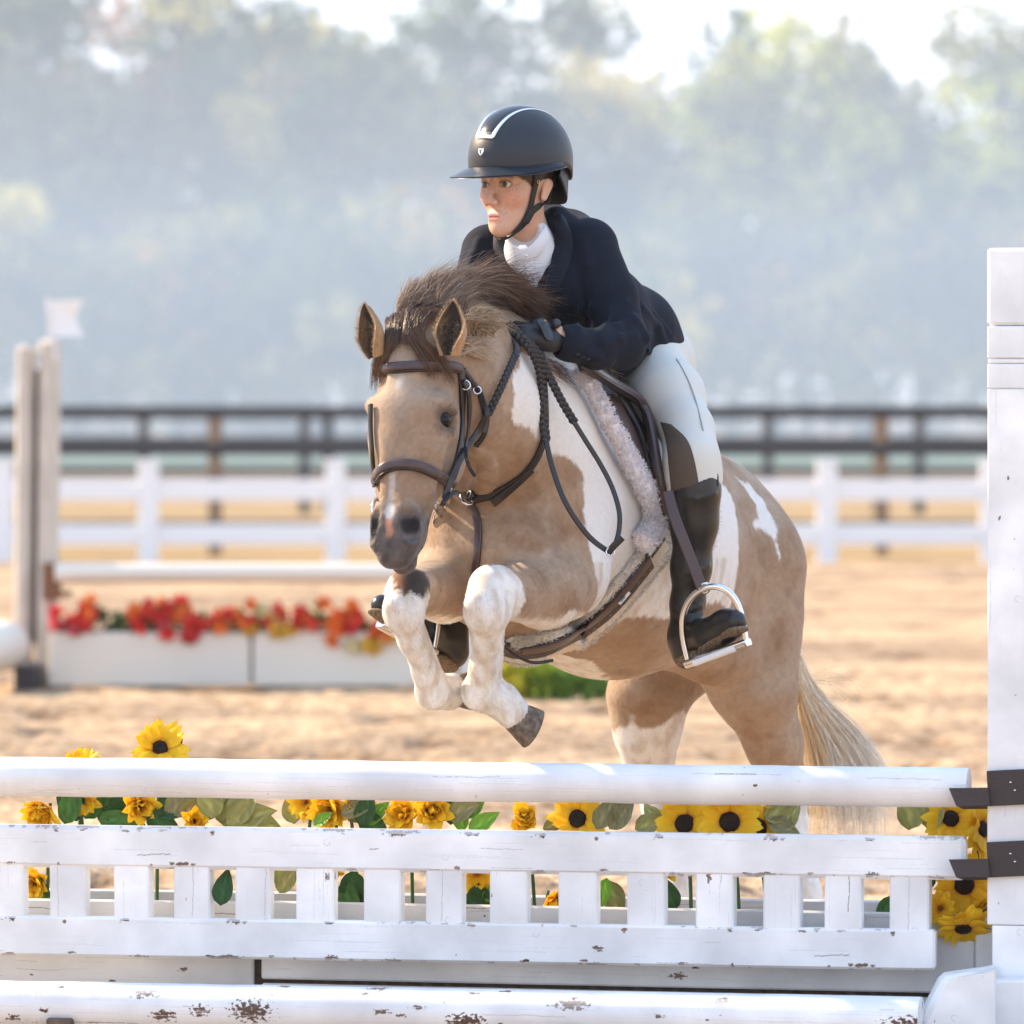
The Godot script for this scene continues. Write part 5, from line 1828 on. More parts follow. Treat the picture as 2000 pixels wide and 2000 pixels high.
# a sheet between two picture lines, laid on a field
func loft(f: Field, A: Array, B: Array, rows: int, cols: int, off: float, rough := 0.0, freq := 60.0, bulge := 0.0, rim := 0.35) -> Geo:
	var g := Geo.new()
	var la := []
	var lb := []
	for e in A: la.append(Vector3(e[0], e[1], 0))
	for e in B: lb.append(Vector3(e[0], e[1], 0))
	var sa := spline(la, rows)
	var sb := spline(lb, rows)
	for i in rows + 1:
		var pa := sa[int(float(i) / rows * (sa.size() - 1))]
		var pb := sb[int(float(i) / rows * (sb.size() - 1))]
		for j in cols + 1:
			var s := float(j) / cols
			var q := pa.lerp(pb, s)
			var h := hit(f, q.x, q.y, off)
			if f.dist(h) > off + 0.01: h = f.onto(h, off)[0]
			var n := f.grad(h).normalized()
			var edge := minf(minf(s, 1.0 - s) * 6.0, 1.0)
			g.v.append(h + n * (off * (lerpf(rim, 1.0, edge) - 1.0) + bulge * sin(s * PI) + rough * nz(h, freq)))
	for i in rows:
		for j in cols:
			var b := i * (cols + 1) + j
			g.quad(b, b + 1, b + cols + 2, b + cols + 1)
	return g

func moved(g: Geo, o: Vector3) -> ArrayMesh:
	for i in g.v.size(): g.v[i] -= o
	return g.mesh()

# tufts of wool over a mesh
func wool(t: Node3D, called: String, src: Geo, count: int, len: float, c0: Color, c1: Color) -> void:
	var g := Geo.new()
	for i in count:
		var k := (rng.randi() % (src.i.size() / 3)) * 3
		var a := src.v[src.i[k]]
		var b := src.v[src.i[k + 1]]
		var c := src.v[src.i[k + 2]]
		var u := rng.randf()
		var v := rng.randf()
		if u + v > 1.0:
			u = 1.0 - u
			v = 1.0 - v
		var p := a + (b - a) * u + (c - a) * v
		var n := (c - a).cross(b - a)
		if n.length() < 1e-9: continue
		n = n.normalized()
		if n.dot(Vector3(0, EYE_Y, CAM_Z) - p) < 0.0: n = -n
		var d := (n + rv() * 0.55).normalized()
		strand(g, [p - n * 0.002, p + d * len * 0.6, p + (d + rv() * 0.5).normalized() * len], 0.0013, c0, c1)
	put(called, g.mesh(), M.wool, t).set_meta("kind", "stuff")

func build_tack() -> void:
	# ---- bridle
	var t := thing("bridle", "dark brown leather bridle with plaited reins on the pony's head", "bridle", hd(0, 0.1, 0))
	strap(t, "browband", pony, [[722, 728], [740, 721], [765, 717], [800, 714], [850, 713], [880, 714], [899, 720]], 0.022, 0.010, M.leather_brown, 0.004)
	strap(t, "browband_piping", pony, [[721, 740], [742, 731], [800, 725], [850, 724], [898, 728]], 0.005, 0.008, M.leather_black, 0.004)
	strap(t, "noseband", pony, [[725, 960], [733, 930], [748, 914], [770, 906], [800, 906], [830, 914], [860, 930], [885, 948]], 0.023, 0.010, M.leather_brown, 0.004)
	strap(t, "noseband_piping", pony, [[727, 968], [737, 940], [752, 924], [775, 917], [805, 917], [835, 926], [868, 946]], 0.005, 0.008, M.leather_black, 0.004)
	strap(t, "cheekpiece", pony, [[899, 716], [903, 745], [904, 790], [903, 840], [898, 885], [890, 915], [878, 945], [868, 975]], 0.022, 0.006, M.leather_black, 0.004)
	strap(t, "cheek_strap", pony, [[905, 745], [915, 765], [917, 800], [914, 845], [909, 880]], 0.013, 0.005, M.leather_dark, 0.012)
	free_strap(t, "strap_end", [hit(pony, 909, 872) + Vector3(0, 0, 0.014), V(911, 895, 0.13), V(918, 915, 0.11), V(928, 930, 0.09)], 0.009, 0.003, M.leather_black)
	strap(t, "throatlatch", pony, [[906, 722], [922, 745], [936, 765], [945, 800], [950, 828], [945, 852], [930, 872]], 0.012, 0.005, M.leather_black, 0.004)
	free_strap(t, "throatlatch_end", [hit(pony, 938, 765) + Vector3(0, 0, 0.012), V(950, 800, 0.04), V(952, 825, 0.04), V(946, 845, 0.04)], 0.010, 0.003, M.leather_dark)
	put("buckle", ring(hit(pony, 909, 752) + Vector3(0, 0, 0.014) - t.position, Vector3(0.2, 0.3, 1), 0.011, 0.0022), M.steel, t)
	put("buckle", ring(hit(pony, 932, 762) + Vector3(0, 0, 0.012) - t.position, Vector3(0.2, 0.3, 1), 0.009, 0.002), M.steel, t)
	strap(t, "far_cheekpiece", pony, [[724, 790], [724, 820], [725, 850], [727, 880], [729, 910], [732, 950]], 0.014, 0.007, M.leather_black, 0.007)
	# bit: cheek ring and its curved arm
	var bc := hit(pony, 858, 982)
	put("bit_ring", ring(bc + Vector3(0.004, 0, 0.012) - t.position, Vector3(0.75, 0.1, 0.65), 0.032, 0.0045), M.steel, t)
	free_strap(t, "bit_arm", [hit(pony, 878, 952) + Vector3(0, 0, 0.012), hit(pony, 862, 975) + Vector3(0, 0, 0.02), hit(pony, 848, 1000) + Vector3(0, 0, 0.014), hit(pony, 842, 1022) + Vector3(0, 0, 0.008)], 0.012, 0.006, M.steel)
	put("far_bit_ring", ring(hd(-0.062, 0.40, -0.07) - t.position, Vector3(0.85, 0.1, 0.4), 0.030, 0.0045), M.steel, t)
	# reins
	var hand := V(1006, 648, -0.215)
	var r1 := lay(pony, [[868, 975], [884, 930], [908, 882], [935, 840], [958, 800]], 4, 0.020)
	free_strap(t, "rein", Array(r1[0]), 0.015, 0.004, M.leather_dark, Vector3(0.5, 0.2, 0.85), 2)
	var r2 := lay(pony, [[952, 812], [975, 765], [994, 722], [1008, 690]], 3, 0.020)
	var r2p := Array(r2[0])
	r2p.append(hand)
	plait(t, "rein_plait", r2p, 0.017, M.leather_black, 3)
	plait(t, "rein_plait", [V(990, 632, -0.20), V(1008, 650, -0.18), V(1035, 680, -0.17), V(1052, 715, -0.19), V(1060, 760, -0.21), V(1061, 810, -0.215), V(1066, 860, -0.21)], 0.021, M.leather_black)
	plait(t, "rein_plait", [V(1020, 655, -0.20), V(1050, 690, -0.19), V(1075, 740, -0.21), V(1098, 785, -0.22), V(1122, 825, -0.23)], 0.018, M.leather_black)
	free_strap(t, "rein", [V(1066, 855, -0.21), V(1073, 890, -0.20), V(1086, 935, -0.19), V(1104, 980, -0.18), V(1130, 1022, -0.19), V(1158, 1055, -0.2), V(1190, 1078, -0.21)], 0.013, 0.004, M.leather_black, Vector3(0.4, 0.1, 0.9))
	free_strap(t, "rein", [V(1120, 822, -0.23), V(1145, 862, -0.24), V(1172, 905, -0.25), V(1195, 950, -0.25), V(1209, 995, -0.24), V(1210, 1030, -0.23), V(1203, 1060, -0.22), V(1192, 1078, -0.21)], 0.012, 0.004, M.leather_black, Vector3(0.4, 0.1, 0.9))
	free_strap(t, "rein_end", [V(1188, 1080, -0.205), V(1200, 1066, -0.20), V(1216, 1050, -0.20)], 0.016, 0.007, M.leather_black, Vector3(0.4, 0.1, 0.9))
	put("buckle", ring(V(1192, 1078, -0.200) - t.position, Vector3(0.3, 0.2, 1), 0.010, 0.002), M.steel, t)
	# ---- martingale
	t = thing("martingale", "dark leather martingale round the trunk's neck and chest", "martingale", hit(trunk, 915, 980))
	strap(t, "neck_strap", trunk, [[1060, 690], [1064, 760], [1066, 830], [1056, 880], [1030, 922], [1000, 946], [965, 966], [925, 976]], 0.020, 0.006, M.leather_black, 0.006)
	strap(t, "strap_end", trunk, [[1040, 918], [1012, 944], [985, 966], [962, 984]], 0.019, 0.004, M.leather_dark, 0.012)
	put("ring", ring(hit(trunk, 912, 974) + Vector3(0, 0, 0.016) - t.position, Vector3(0.5, 0.5, 0.7), 0.016, 0.004), M.steel, t)
	put("stop", ring(hit(trunk, 918, 968) + Vector3(0, 0, 0.018) - t.position, Vector3(-0.8, 0.3, 0.4), 0.010, 0.006, 14), M.leather_black, t)
	strap(t, "chest_strap", trunk, [[918, 985], [930, 1005], [934, 1040], [932, 1080], [929, 1105], [930, 1125]], 0.019, 0.008, M.leather_brown, 0.004)
	free_strap(t, "fork", [hit(trunk, 912, 972) + Vector3(0, 0, 0.02), V(895, 960, 0.06), V(878, 968, 0.12), V(862, 988, 0.16), bc + Vector3(0.01, -0.015, 0.02)], 0.012, 0.004, M.leather_black, Vector3(0.2, 0.6, 0.7), 6)
	# ---- fleece pad
	t = thing("saddle_pad", "white fleece saddle pad edging out from under the saddle", "saddle pad", hit(trunk, 1250, 1000))
	var front := [[1132, 724], [1158, 762], [1186, 816], [1216, 872], [1246, 928], [1270, 972], [1282, 1010], [1270, 1042], [1256, 1060]]
	var rear := [[1300, 770], [1340, 800], [1370, 860], [1395, 910], [1408, 960], [1412, 1010], [1405, 1060], [1390, 1090], [1340, 1110]]
	var pad := loft(trunk, front, rear, 46, 40, 0.016, 0.004, 55.0)
	for i in pad.v.size(): pad.v[i] -= t.position
	put("sheet", pad.mesh(), M.fleece, t)
	wool(t, "sheet_wool", pad, 4200, 0.010, Color(0.76, 0.72, 0.74), Color(0.84, 0.80, 0.82))
	var roll := lay(trunk, front, 8, 0.034)
	var g := Geo.new()
	var ws := PackedFloat32Array()
	for i in roll[0].size(): ws.append(lerpf(0.72, 1.28, float(i) / roll[0].size()) + nz(roll[0][i], 40.0) * 0.22)
	sweep(g, shift(roll[0], t.position), roll[1], round_prof(0.021, 12), ws)
	for i in g.v.size(): g.v[i] += Vector3(nz(g.v[i] + Vector3(3, 1, 2), 70.0), nz(g.v[i] + Vector3(8, 5, 2), 70.0), nz(g.v[i], 70.0)) * 0.004
	put("edge_roll", g.mesh(), M.fleece, t)
	wool(t, "edge_wool", g, 6500, 0.012, Color(0.76, 0.72, 0.74), Color(0.86, 0.82, 0.84))
	# ---- saddle
	t = thing("saddle", "brown leather jumping saddle under the rider", "saddle", hit(trunk, 1230, 850))
	var flap := loft(trunk, [[1163, 748], [1182, 785], [1212, 838], [1246, 894], [1274, 945], [1306, 1034]], [[1300, 745], [1330, 800], [1345, 860], [1350, 920], [1352, 970], [1350, 1040]], 30, 16, 0.030)
	put("flap", moved(flap, t.position), M.leather_dark, t)
	var panel := loft(trunk, [[1178, 772], [1200, 816], [1228, 864], [1254, 908]], [[1206, 770], [1226, 802], [1246, 848], [1264, 902]], 24, 8, 0.036, 0.0, 1.0, 0.008)
	put("knee_pad", moved(panel, t.position), M.leather_red, t)
	strap(t, "pad_welt", trunk, [[1208, 774], [1232, 812], [1251, 852], [1265, 902], [1276, 948]], 0.012, 0.010, M.leather_black, 0.042)
	strap(t, "knee_roll", trunk, [[1130, 716], [1150, 724], [1172, 738], [1207, 760], [1240, 780], [1258, 806], [1268, 850], [1277, 905], [1287, 955], [1298, 1000]], 0.028, 0.020, M.leather_brown, 0.060)
	strap(t, "knee_roll_piping", trunk, [[1134, 716], [1152, 723], [1174, 737], [1209, 759], [1242, 779], [1260, 806], [1270, 850], [1279, 905], [1289, 955]], 0.005, 0.006, M.leather_black, 0.080)
	var sf := Field.new()
	sf.chain([[V(1130, 728, -0.76), 0.022], [V(1150, 722, -0.82), 0.034], [V(1185, 745, -0.90), 0.050], [V(1235, 800, -1.02), 0.065], [V(1290, 825, -1.18), 0.070], [V(1325, 800, -1.28), 0.045]], 0.05)
	sf.cap(V(1150, 722, -0.82), V(1205, 790, -0.78), 0.030, 0.022, 0.03)
	put("seat", sf.mesh(0.008, coat_color, false), M.leather_dark, t, -t.position)
	# stirrup leather and iron
	free_strap(t, "stirrup_leather", [V(1305, 960, -0.565), V(1318, 1010, -0.545), V(1345, 1080, -0.535), V(1372, 1150, -0.53)], 0.027, 0.005, M.leather_brown, Vector3(0.25, 0.1, 0.95), 5)
	stirrup(t, V(1376, 1145, -0.53), V(1340, 1296, -0.56), V(1462, 1252, -0.50), -0.53)
	free_strap(t, "far_stirrup_leather", [V(862, 1000, -0.86), V(850, 1100, -0.80), V(818, 1160, -0.76)], 0.027, 0.005, M.leather_brown, Vector3(-0.3, 0.1, 0.95), 5)
	stirrup(t, V(815, 1120, -0.74), V(742, 1216, -0.70), V(850, 1275, -0.76), -0.73)
	# ---- girth
	t = thing("girth", "dark brown girth with fleece edges round the trunk's barrel", "girth", hit(trunk, 1180, 1190))
	var gp := [[1308, 1040], [1275, 1085], [1240, 1130], [1200, 1178], [1160, 1214], [1115, 1245], [1070, 1264], [1030, 1272], [1000, 1270], [978, 1262]]
	var lg := lay(trunk, gp, 6, 0.010)
	g = Geo.new()
	ws = PackedFloat32Array()
	for i in lg[0].size(): ws.append(1.0 + nz(lg[0][i], 35.0) * 0.10)
	sweep(g, shift(lg[0], t.position), lg[1], strap_prof(0.112, 0.022, -0.012), ws)
	put("fleece", g.mesh(), M.fleece_cream, t)
	wool(t, "fleece_wool", g, 5200, 0.009, Color(0.64, 0.58, 0.50), Color(0.78, 0.73, 0.66))
	strap(t, "band", trunk, [[1268, 1094], [1240, 1130], [1200, 1178], [1160, 1214], [1115, 1245], [1070, 1264], [1030, 1272], [1000, 1270], [978, 1262]], 0.058, 0.010, M.girth_leather, 0.019, 6)
	strap(t, "band_strip", trunk, [[1268, 1094], [1240, 1130], [1200, 1178], [1160, 1214], [1115, 1245], [1070, 1264], [1020, 1272]], 0.026, 0.006, M.leather_brown, 0.028, 6)
	strap(t, "elastic", trunk, [[1296, 1056], [1282, 1076], [1266, 1097]], 0.056, 0.008, M.elastic, 0.020, 4)
	strap(t, "billet", trunk, [[1298, 1052], [1282, 1075], [1272, 1088]], 0.008, 0.005, M.leather_brown, 0.027, 4)
	var nm := strap(t, "maker_label", trunk, [[1210, 1180], [1219, 1170], [1230, 1157]], 0.011, 0.003, M.label_white, 0.033, 3)
	strap(t, "label_mark", trunk, [[1214, 1176], [1218, 1171], [1222, 1166]], 0.005, 0.001, M.label_blue, 0.0365, 3)
	put("d_ring", ring(hit(trunk, 1056, 1272) + Vector3(0, -0.006, 0.02) - t.position, Vector3(0.2, 0.5, 0.8), 0.014, 0.002), M.steel, t)
	free_strap(t, "cord", [hit(trunk, 978, 1250) + Vector3(0, 0, 0.012), hit(trunk, 1005, 1260) + Vector3(0, 0, 0.016), hit(trunk, 1040, 1256) + Vector3(0, 0, 0.02)], 0.008, 0.004, M.leather_black)
	free_strap(t, "cord", [hit(trunk, 976, 1258) + Vector3(0, 0, 0.016), V(1000, 1276, -0.42), V(1040, 1294, -0.46), V(1080, 1290, -0.50)], 0.008, 0.004, M.leather_black)

# stirrup iron: an arch over a flat tread
func stirrup(t: Node3D, top: Vector3, a: Vector3, b: Vector3, z: float) -> void:
	var ax := (b - a).normalized()
	var mid := (a + b) * 0.5
	var up := top - mid
	var h := up.length()
	up = up.normalized()
	var w := a.distance_to(b) * 0.5
	var nrm := ax.cross(up).normalized()
	if nrm.z < 0.0: nrm = -nrm
	var pts := []
	for i in 25:
		var u := float(i) / 24.0 * PI
		var x := -cos(u)
		var y := pow(sin(u), 0.62)
		pts.append(mid + ax * (x * w * (0.92 + 0.10 * y)) + up * (y * h * 0.97))
	var sm := spline(pts, 2)
	var g := Geo.new()
	var ns := PackedVector3Array()
	var ws := PackedFloat32Array()
	for i in sm.size():
		ns.append(nrm)
		var f := absf(float(i) / (sm.size() - 1) - 0.5) * 2.0
		ws.append(lerpf(1.15, 0.9, f))
	sweep(g, shift(sm, t.position), ns, PackedVector2Array([Vector2(0.0065, 0.006), Vector2(0.004, 0.009), Vector2(-0.004, 0.009), Vector2(-0.0065, 0.006), Vector2(-0.0065, -0.006), Vector2(-0.004, -0.009), Vector2(0.004, -0.009), Vector2(0.0065, -0.006)]), ws)
	var o := put("stirrup_iron", g.mesh(), M.steel, t)
	# slot for the leather
	var e := put("leather_eye", ring(top - up * 0.004 - t.position, nrm, 0.011, 0.0045, 18), M.steel, o)
	# tread
	g = Geo.new()
	var line := PackedVector3Array([a + ax * 0.001, a + ax * 0.006, a.lerp(b, 0.5), b - ax * 0.006, b - ax * 0.001])
	var un := PackedVector3Array([up, up, up, up, up])
	sweep(g, shift(line, t.position), un, PackedVector2Array([Vector2(0.028, 0.0), Vector2(0.025, 0.007), Vector2(-0.025, 0.007), Vector2(-0.028, 0.0), Vector2(-0.024, -0.013), Vector2(0.024, -0.013)]), PackedFloat32Array([0.8, 1.0, 1.0, 1.0, 0.8]))
	put("tread", g.mesh(), M.steel, o)
	g = Geo.new()
	line = PackedVector3Array([a + ax * 0.028, a.lerp(b, 0.5), b - ax * 0.028])
	un = PackedVector3Array([nrm, nrm, nrm])
	sweep(g, shift(line, t.position - nrm * 0.018 + up * 0.006), un, strap_prof(0.016, 0.012))
	put("tread_bar", g.mesh(), M.steel_white, o)

# ---------------------------------------------------------------- the rider
var rc: Vector3     # between the eyes, inside the head
var rf: Vector3
var rs: Vector3
var ru := Vector3(0, 1, 0)

func hp(s: float, u: float, f: float) -> Vector3:
	return rc + rs * s + ru * u + rf * f

func skin_color(p: Vector3, n: Vector3) -> Color:
	var q := p - rc
	var s := q.dot(rs)
	var u := q.dot(ru)
	var f := q.dot(rf)
	var c := Color(0.60, 0.375, 0.27)
	if u > -0.14 and f > -0.2 and q.length() < 0.2:
		# cheeks, nose, lips, brows, freckles
		var ch := Vector3(absf(s) - 0.040, (u + 0.028) * 1.1, f - 0.062).length()
		c = c.lerp(Color(0.58, 0.25, 0.17), smoothstep(0.042, 0.012, ch) * 0.55)
		c = c.lerp(Color(0.60, 0.28, 0.20), smoothstep(0.020, 0.008, Vector3(s, u + 0.036, f - 0.104).length()) * 0.4)
		var fr := noise.get_noise_3d(p.x * 330.0, p.y * 330.0, p.z * 330.0)
		var zone := smoothstep(0.075, 0.03, Vector3(absf(s) - 0.025, u + 0.018, f - 0.08).length())
		c = c.lerp(Color(0.34, 0.155, 0.085), smoothstep(0.20, 0.40, fr) * zone * 0.5)
		if f > 0.055:
			var curve := u + 0.0715 + absf(s) * 0.10
			var lipt := 0.0118 * maxf(0.0, 1.0 - pow(absf(s) / 0.0215, 2.2))
			c = c.lerp(Color(0.52, 0.21, 0.18), smoothstep(0.0, -0.0022, absf(curve) - lipt) * 0.85)
			c = c.lerp(Color(0.10, 0.03, 0.03), smoothstep(0.0020, 0.0010, absf(curve - 0.0005)) * smoothstep(0.017, 0.012, absf(s)))
			var br := u - 0.0235 + pow(maxf(absf(s) - 0.034, 0.0), 2.0) * 9.0
			c = c.lerp(Color(0.11, 0.06, 0.035), smoothstep(0.0052, 0.0025, absf(br)) * smoothstep(0.010, 0.016, absf(s)) * smoothstep(0.056, 0.046, absf(s)) * 0.85)
			var el := Vector2(absf(s) - 0.0315, (u - 0.0045) * 1.8).length()
			c = c.lerp(Color(0.10, 0.05, 0.04), smoothstep(0.0195, 0.0150, el) * (0.85 if u > 0.006 else 0.4))
			for e in [-1.0, 1.0]:
				var no := Vector3(s - e * 0.0075, (u + 0.0445) * 1.2, f - 0.097).length()
				c = c.lerp(Color(0.20, 0.07, 0.05), smoothstep(0.006, 0.003, no))
		# hair under the helmet
		var hairy := smoothstep(0.012, 0.004, f - 0.054 + maxf(0.0, 0.020 - u) * 1.6 + noise.get_noise_3d(p.x * 60.0, p.y * 60.0, p.z * 60.0) * 0.008)
		if u > -0.045 and (absf(s) > 0.03 or f < 0.0):
			var ear_d := Vector3(absf(s) - 0.082, u + 0.010, f + 0.014).length()
			if ear_d > 0.026: c = c.lerp(Color(0.065, 0.035, 0.020) * (1.0 + fr * 0.5), hairy)
	return c

func make_head() -> Field:
	var h := Field.new()
	h.ball(hp(0, 0.035, -0.020), 0.088, 0.03, rs, 1.12)
	h.cap(hp(0, 0.012, 0.022), hp(0, -0.058, 0.034), 0.064, 0.046, 0.03)
	for s in [-1.0, 1.0]:
		h.cap(hp(s * 0.038, -0.045, -0.006), hp(s * 0.013, -0.094, 0.058), 0.022, 0.018, 0.025)
		h.ball(hp(s * 0.035, -0.022, 0.050), 0.0265, 0.025)
		h.cap(hp(s * 0.012, 0.027, 0.078), hp(s * 0.042, 0.026, 0.062), 0.011, 0.010, 0.014)
	h.ball(hp(0, -0.099, 0.064), 0.0165, 0.02)
	h.cap(hp(0, 0.014, 0.084), hp(0, -0.034, 0.1060), 0.0080, 0.0108, 0.012)
	for s in [-1.0, 1.0]:
		h.ball(hp(s * 0.0115, -0.0385, 0.0955), 0.0085, 0.007)
		h.ball(hp(s * 0.0315, 0.005, 0.094), 0.0185, 0.012, Vector3.ZERO, 1.0, 1)
		h.cap(hp(s * 0.018, 0.0122, 0.0790), hp(s * 0.047, 0.0120, 0.0690), 0.0048, 0.0043, 0.006)   # upper lid
		h.cap(hp(s * 0.019, -0.0055, 0.0770), hp(s * 0.046, -0.0045, 0.0680), 0.0040, 0.0038, 0.006)  # lower lid
		h.ball(hp(s * 0.0075, -0.0455, 0.0975), 0.0030, 0.003, Vector3.ZERO, 1.0, 1)
	h.cap(hp(-0.015, -0.0665, 0.0795), hp(0.015, -0.0665, 0.0795), 0.0062, 0.0062, 0.008)
	h.cap(hp(-0.013, -0.0775, 0.0785), hp(0.013, -0.0775, 0.0785), 0.0075, 0.0075, 0.008)
	h.cap(hp(-0.019, -0.0735, 0.090), hp(0.019, -0.0735, 0.090), 0.0028, 0.0028, 0.004, Vector3.ZERO, 1.0, 1)
	# ear
	for s in [-1.0, 1.0]:
		h.cap(hp(s * 0.079, 0.004, -0.020), hp(s * 0.075, -0.026, -0.010), 0.0165, 0.011, 0.006, rs, 2.0)
		h.ball(hp(s * 0.090, -0.008, -0.012), 0.0085, 0.006, Vector3.ZERO, 1.0, 1)
	# neck
	h.cap(hp(0, -0.065, -0.020), V(1046, 500, -0.53), 0.046, 0.054, 0.03)
	return h

func build_helmet(t: Node3D) -> void:
	var o := t.position
	var c := hp(0, 0.0635, -0.014)
	var A := 0.110
	var B := 0.128
	var C := 0.142
	var rim := func(phi: float) -> float:
		var b := absf(phi)
		# height of the edge: level at the brow, lifted over the ear, low behind
		var y := -0.030 + 0.010 * smoothstep(0.9, 1.7, b) - 0.030 * smoothstep(1.85, 2.7, b)
		return y
	var pt := func(phi: float, th: float, k: float) -> Vector3:
		var cc := cos(th) if th > 0.0 else cos(th * 0.55)
		return c + (rs * sin(phi) * A * cc + rf * cos(phi) * C * cc + ru * B * sin(th)) * k
	var g := Geo.new()
	var N := 64
	var R := 22
	for layer in 2:
		for r in R + 1:
			for i in N:
				var phi := TAU * i / N - PI
				var t0: float = asin(clampf(rim.call(phi) / B, -1.0, 1.0))
				var th := lerpf(t0, PI * 0.5, pow(float(r) / R, 0.9))
				var p: Vector3 = pt.call(phi, th, 1.0 if layer == 0 else 0.90)
				# a soft keel towards the brow
				g.v.append(p - o)
	var L := (R + 1) * N
	for r in R:
		for i in N:
			var a := r * N + i
			var b := r * N + (i + 1) % N
			g.quad(a, b, b + N, a + N)
			g.quad(a + L, a + N + L, b + N + L, b + L)
	for i in N:
		var j := (i + 1) % N
		g.quad(i, i + L, j + L, j)
	var shell := put("helmet", g.mesh(), M.helmet, t)
	# peak
	g = Geo.new()
	var W := 40
	for layer in 2:
		for k in 5:
			for i in W + 1:
				var phi := lerpf(-1.75, 1.75, float(i) / W)
				var t0: float = asin(clampf(rim.call(phi) / B, -1.0, 1.0))
				var p: Vector3 = pt.call(phi, t0, 1.0)
				var reach := 0.046 * pow(maxf(0.0, cos(phi * 0.88)), 0.5) + 0.004
				var out := (rs * sin(phi) * 0.8 + rf * cos(phi)).normalized()
				var f := k / 4.0
				var q: Vector3 = p + out * reach * f + ru * (-0.013 * f * f * cos(phi) - 0.002 + (0.003 if layer == 0 else -0.003) * (1.0 - f * 0.35)) + ru * 0.010 * (1.0 - f) * (1.0 - f)
				g.v.append(q - o)
	var S := W + 1
	var LL := 5 * S
	for k in 4:
		for i in W:
			var a := k * S + i
			g.quad(a, a + 1, a + 1 + S, a + S)
			g.quad(a + LL, a + S + LL, a + S + 1 + LL, a + 1 + LL)
	for i in W: g.quad(4 * S + i, 4 * S + i + LL, 4 * S + i + 1 + LL, 4 * S + i + 1)
	put("peak", g.mesh(), M.helmet_peak, shell)
	# silver trim and glossy centre panel
	var on := func(l: float, psi: float, k: float) -> Vector3:
		var q := sqrt(maxf(0.0, 1.0 - pow(l / A, 2.0)))
		return c + (rs * l + (ru * B * sin(psi) + rf * C * cos(psi)) * q) * k
	var line := []
	for i in 15: line.append(on.call(lerpf(0.052, 0.025, i / 14.0), lerpf(2.0, 0.46, i / 14.0), 1.002))
	for i in 5: line.append(on.call(lerpf(0.023, -0.023, i / 4.0), 0.42, 1.002))
	for i in 15: line.append(on.call(lerpf(-0.025, -0.052, i / 14.0), lerpf(0.46, 2.0, i / 14.0), 1.002))
	var sm := spline(line, 2)
	var ns := PackedVector3Array()
	var ws := PackedFloat32Array()
	for i in sm.size():
		ns.append((sm[i] - c).normalized())
		ws.append(lerpf(1.25, 0.45, absf(float(i) / (sm.size() - 1) - 0.5) * 2.0))
	g = Geo.new()
	sweep(g, shift(sm, o), ns, strap_prof(0.0085, 0.003, -0.001), ws)
	put("silver_trim", g.mesh(), M.silver, shell)
	g = Geo.new()
	for r in 21:
		var psi := lerpf(0.50, 2.0, r / 20.0)
		var l := lerpf(0.022, 0.047, r / 20.0)
		for i in 9: g.v.append(on.call(lerpf(-l, l, i / 8.0), psi, 1.004 if i > 0 and i < 8 and r > 0 else 0.998) - o)
	for r in 20:
		for i in 8: g.quad(r * 9 + i, (r + 1) * 9 + i, (r + 1) * 9 + i + 1, r * 9 + i + 1)
	put("centre_panel", g.mesh(), M.helmet_gloss, shell)
	# shield badge
	g = Geo.new()
	var outline := [[0.0, 0.0085], [0.004, 0.0072], [0.0078, 0.0088], [0.0080, 0.0], [0.0062, -0.0058], [0.0, -0.0105], [-0.0062, -0.0058], [-0.0080, 0.0], [-0.0078, 0.0088], [-0.004, 0.0072]]
	var bc: Vector3 = on.call(0.0, 0.13, 1.0)
	for k in 2:
		for e in outline:
			var q: Vector3 = on.call(e[0] * (1.0 - 0.12 * k), 0.13, 1.004 if k == 0 else 1.022) + ru * e[1] * (1.0 - 0.12 * k)
			g.v.append(q - o)
	for i in 10: g.quad(i, (i + 1) % 10, 10 + (i + 1) % 10, 10 + i)
	for i in range(1, 9): g.i.append_array([10, 10 + i, 10 + i + 1])
	put("badge", g.mesh(false), M.silver, shell)
	var tm := TextMesh.new()
	tm.text = "T"
	tm.font_size = 14
	tm.pixel_size = 0.0009
	tm.depth = 0.001
	var te := put("badge_mark", tm, M.dark_metal, shell)
	te.transform = Transform3D(Basis(rs, ru, rf), on.call(0.0, 0.125, 1.026) - o)
	# harness
	var inner := []
	var hf := make_head()
	var mk := func(called: String, pts: Array, w: float, lift: float) -> void:
		var s2 := spline(pts, 6)
		var nn := PackedVector3Array()
		var pp := PackedVector3Array()
		for p in s2:
			var q := hf.onto(p, lift)
			pp.append(q[0])
			nn.append(q[1])
		var gg := Geo.new()
		sweep(gg, shift(pp, o), nn, strap_prof(w, 0.004, -0.001))
		put(called, gg.mesh(), M.webbing, shell)
	mk.call("harness_strap", [hp(0.080, 0.035, 0.020), hp(0.078, 0.000, 0.020), hp(0.068, -0.045, 0.022), hp(0.055, -0.075, 0.030)], 0.015, 0.004)
	mk.call("harness_strap", [hp(0.085, 0.020, -0.060), hp(0.080, -0.030, -0.040), hp(0.070, -0.052, 0.005), hp(0.055, -0.075, 0.030)], 0.015, 0.005)
	mk.call("harness_strap", [hp(-0.075, 0.035, 0.030), hp(-0.072, 0.00, 0.030), hp(-0.064, -0.045, 0.026), hp(-0.045, -0.078, 0.036)], 0.014, 0.003)
	mk.call("chin_strap", [hp(0.062, -0.062, 0.024), hp(0.050, -0.088, 0.034), hp(0.024, -0.112, 0.046), hp(0.0, -0.118, 0.050), hp(-0.024, -0.110, 0.046), hp(-0.05, -0.085, 0.034)], 0.020, 0.004)
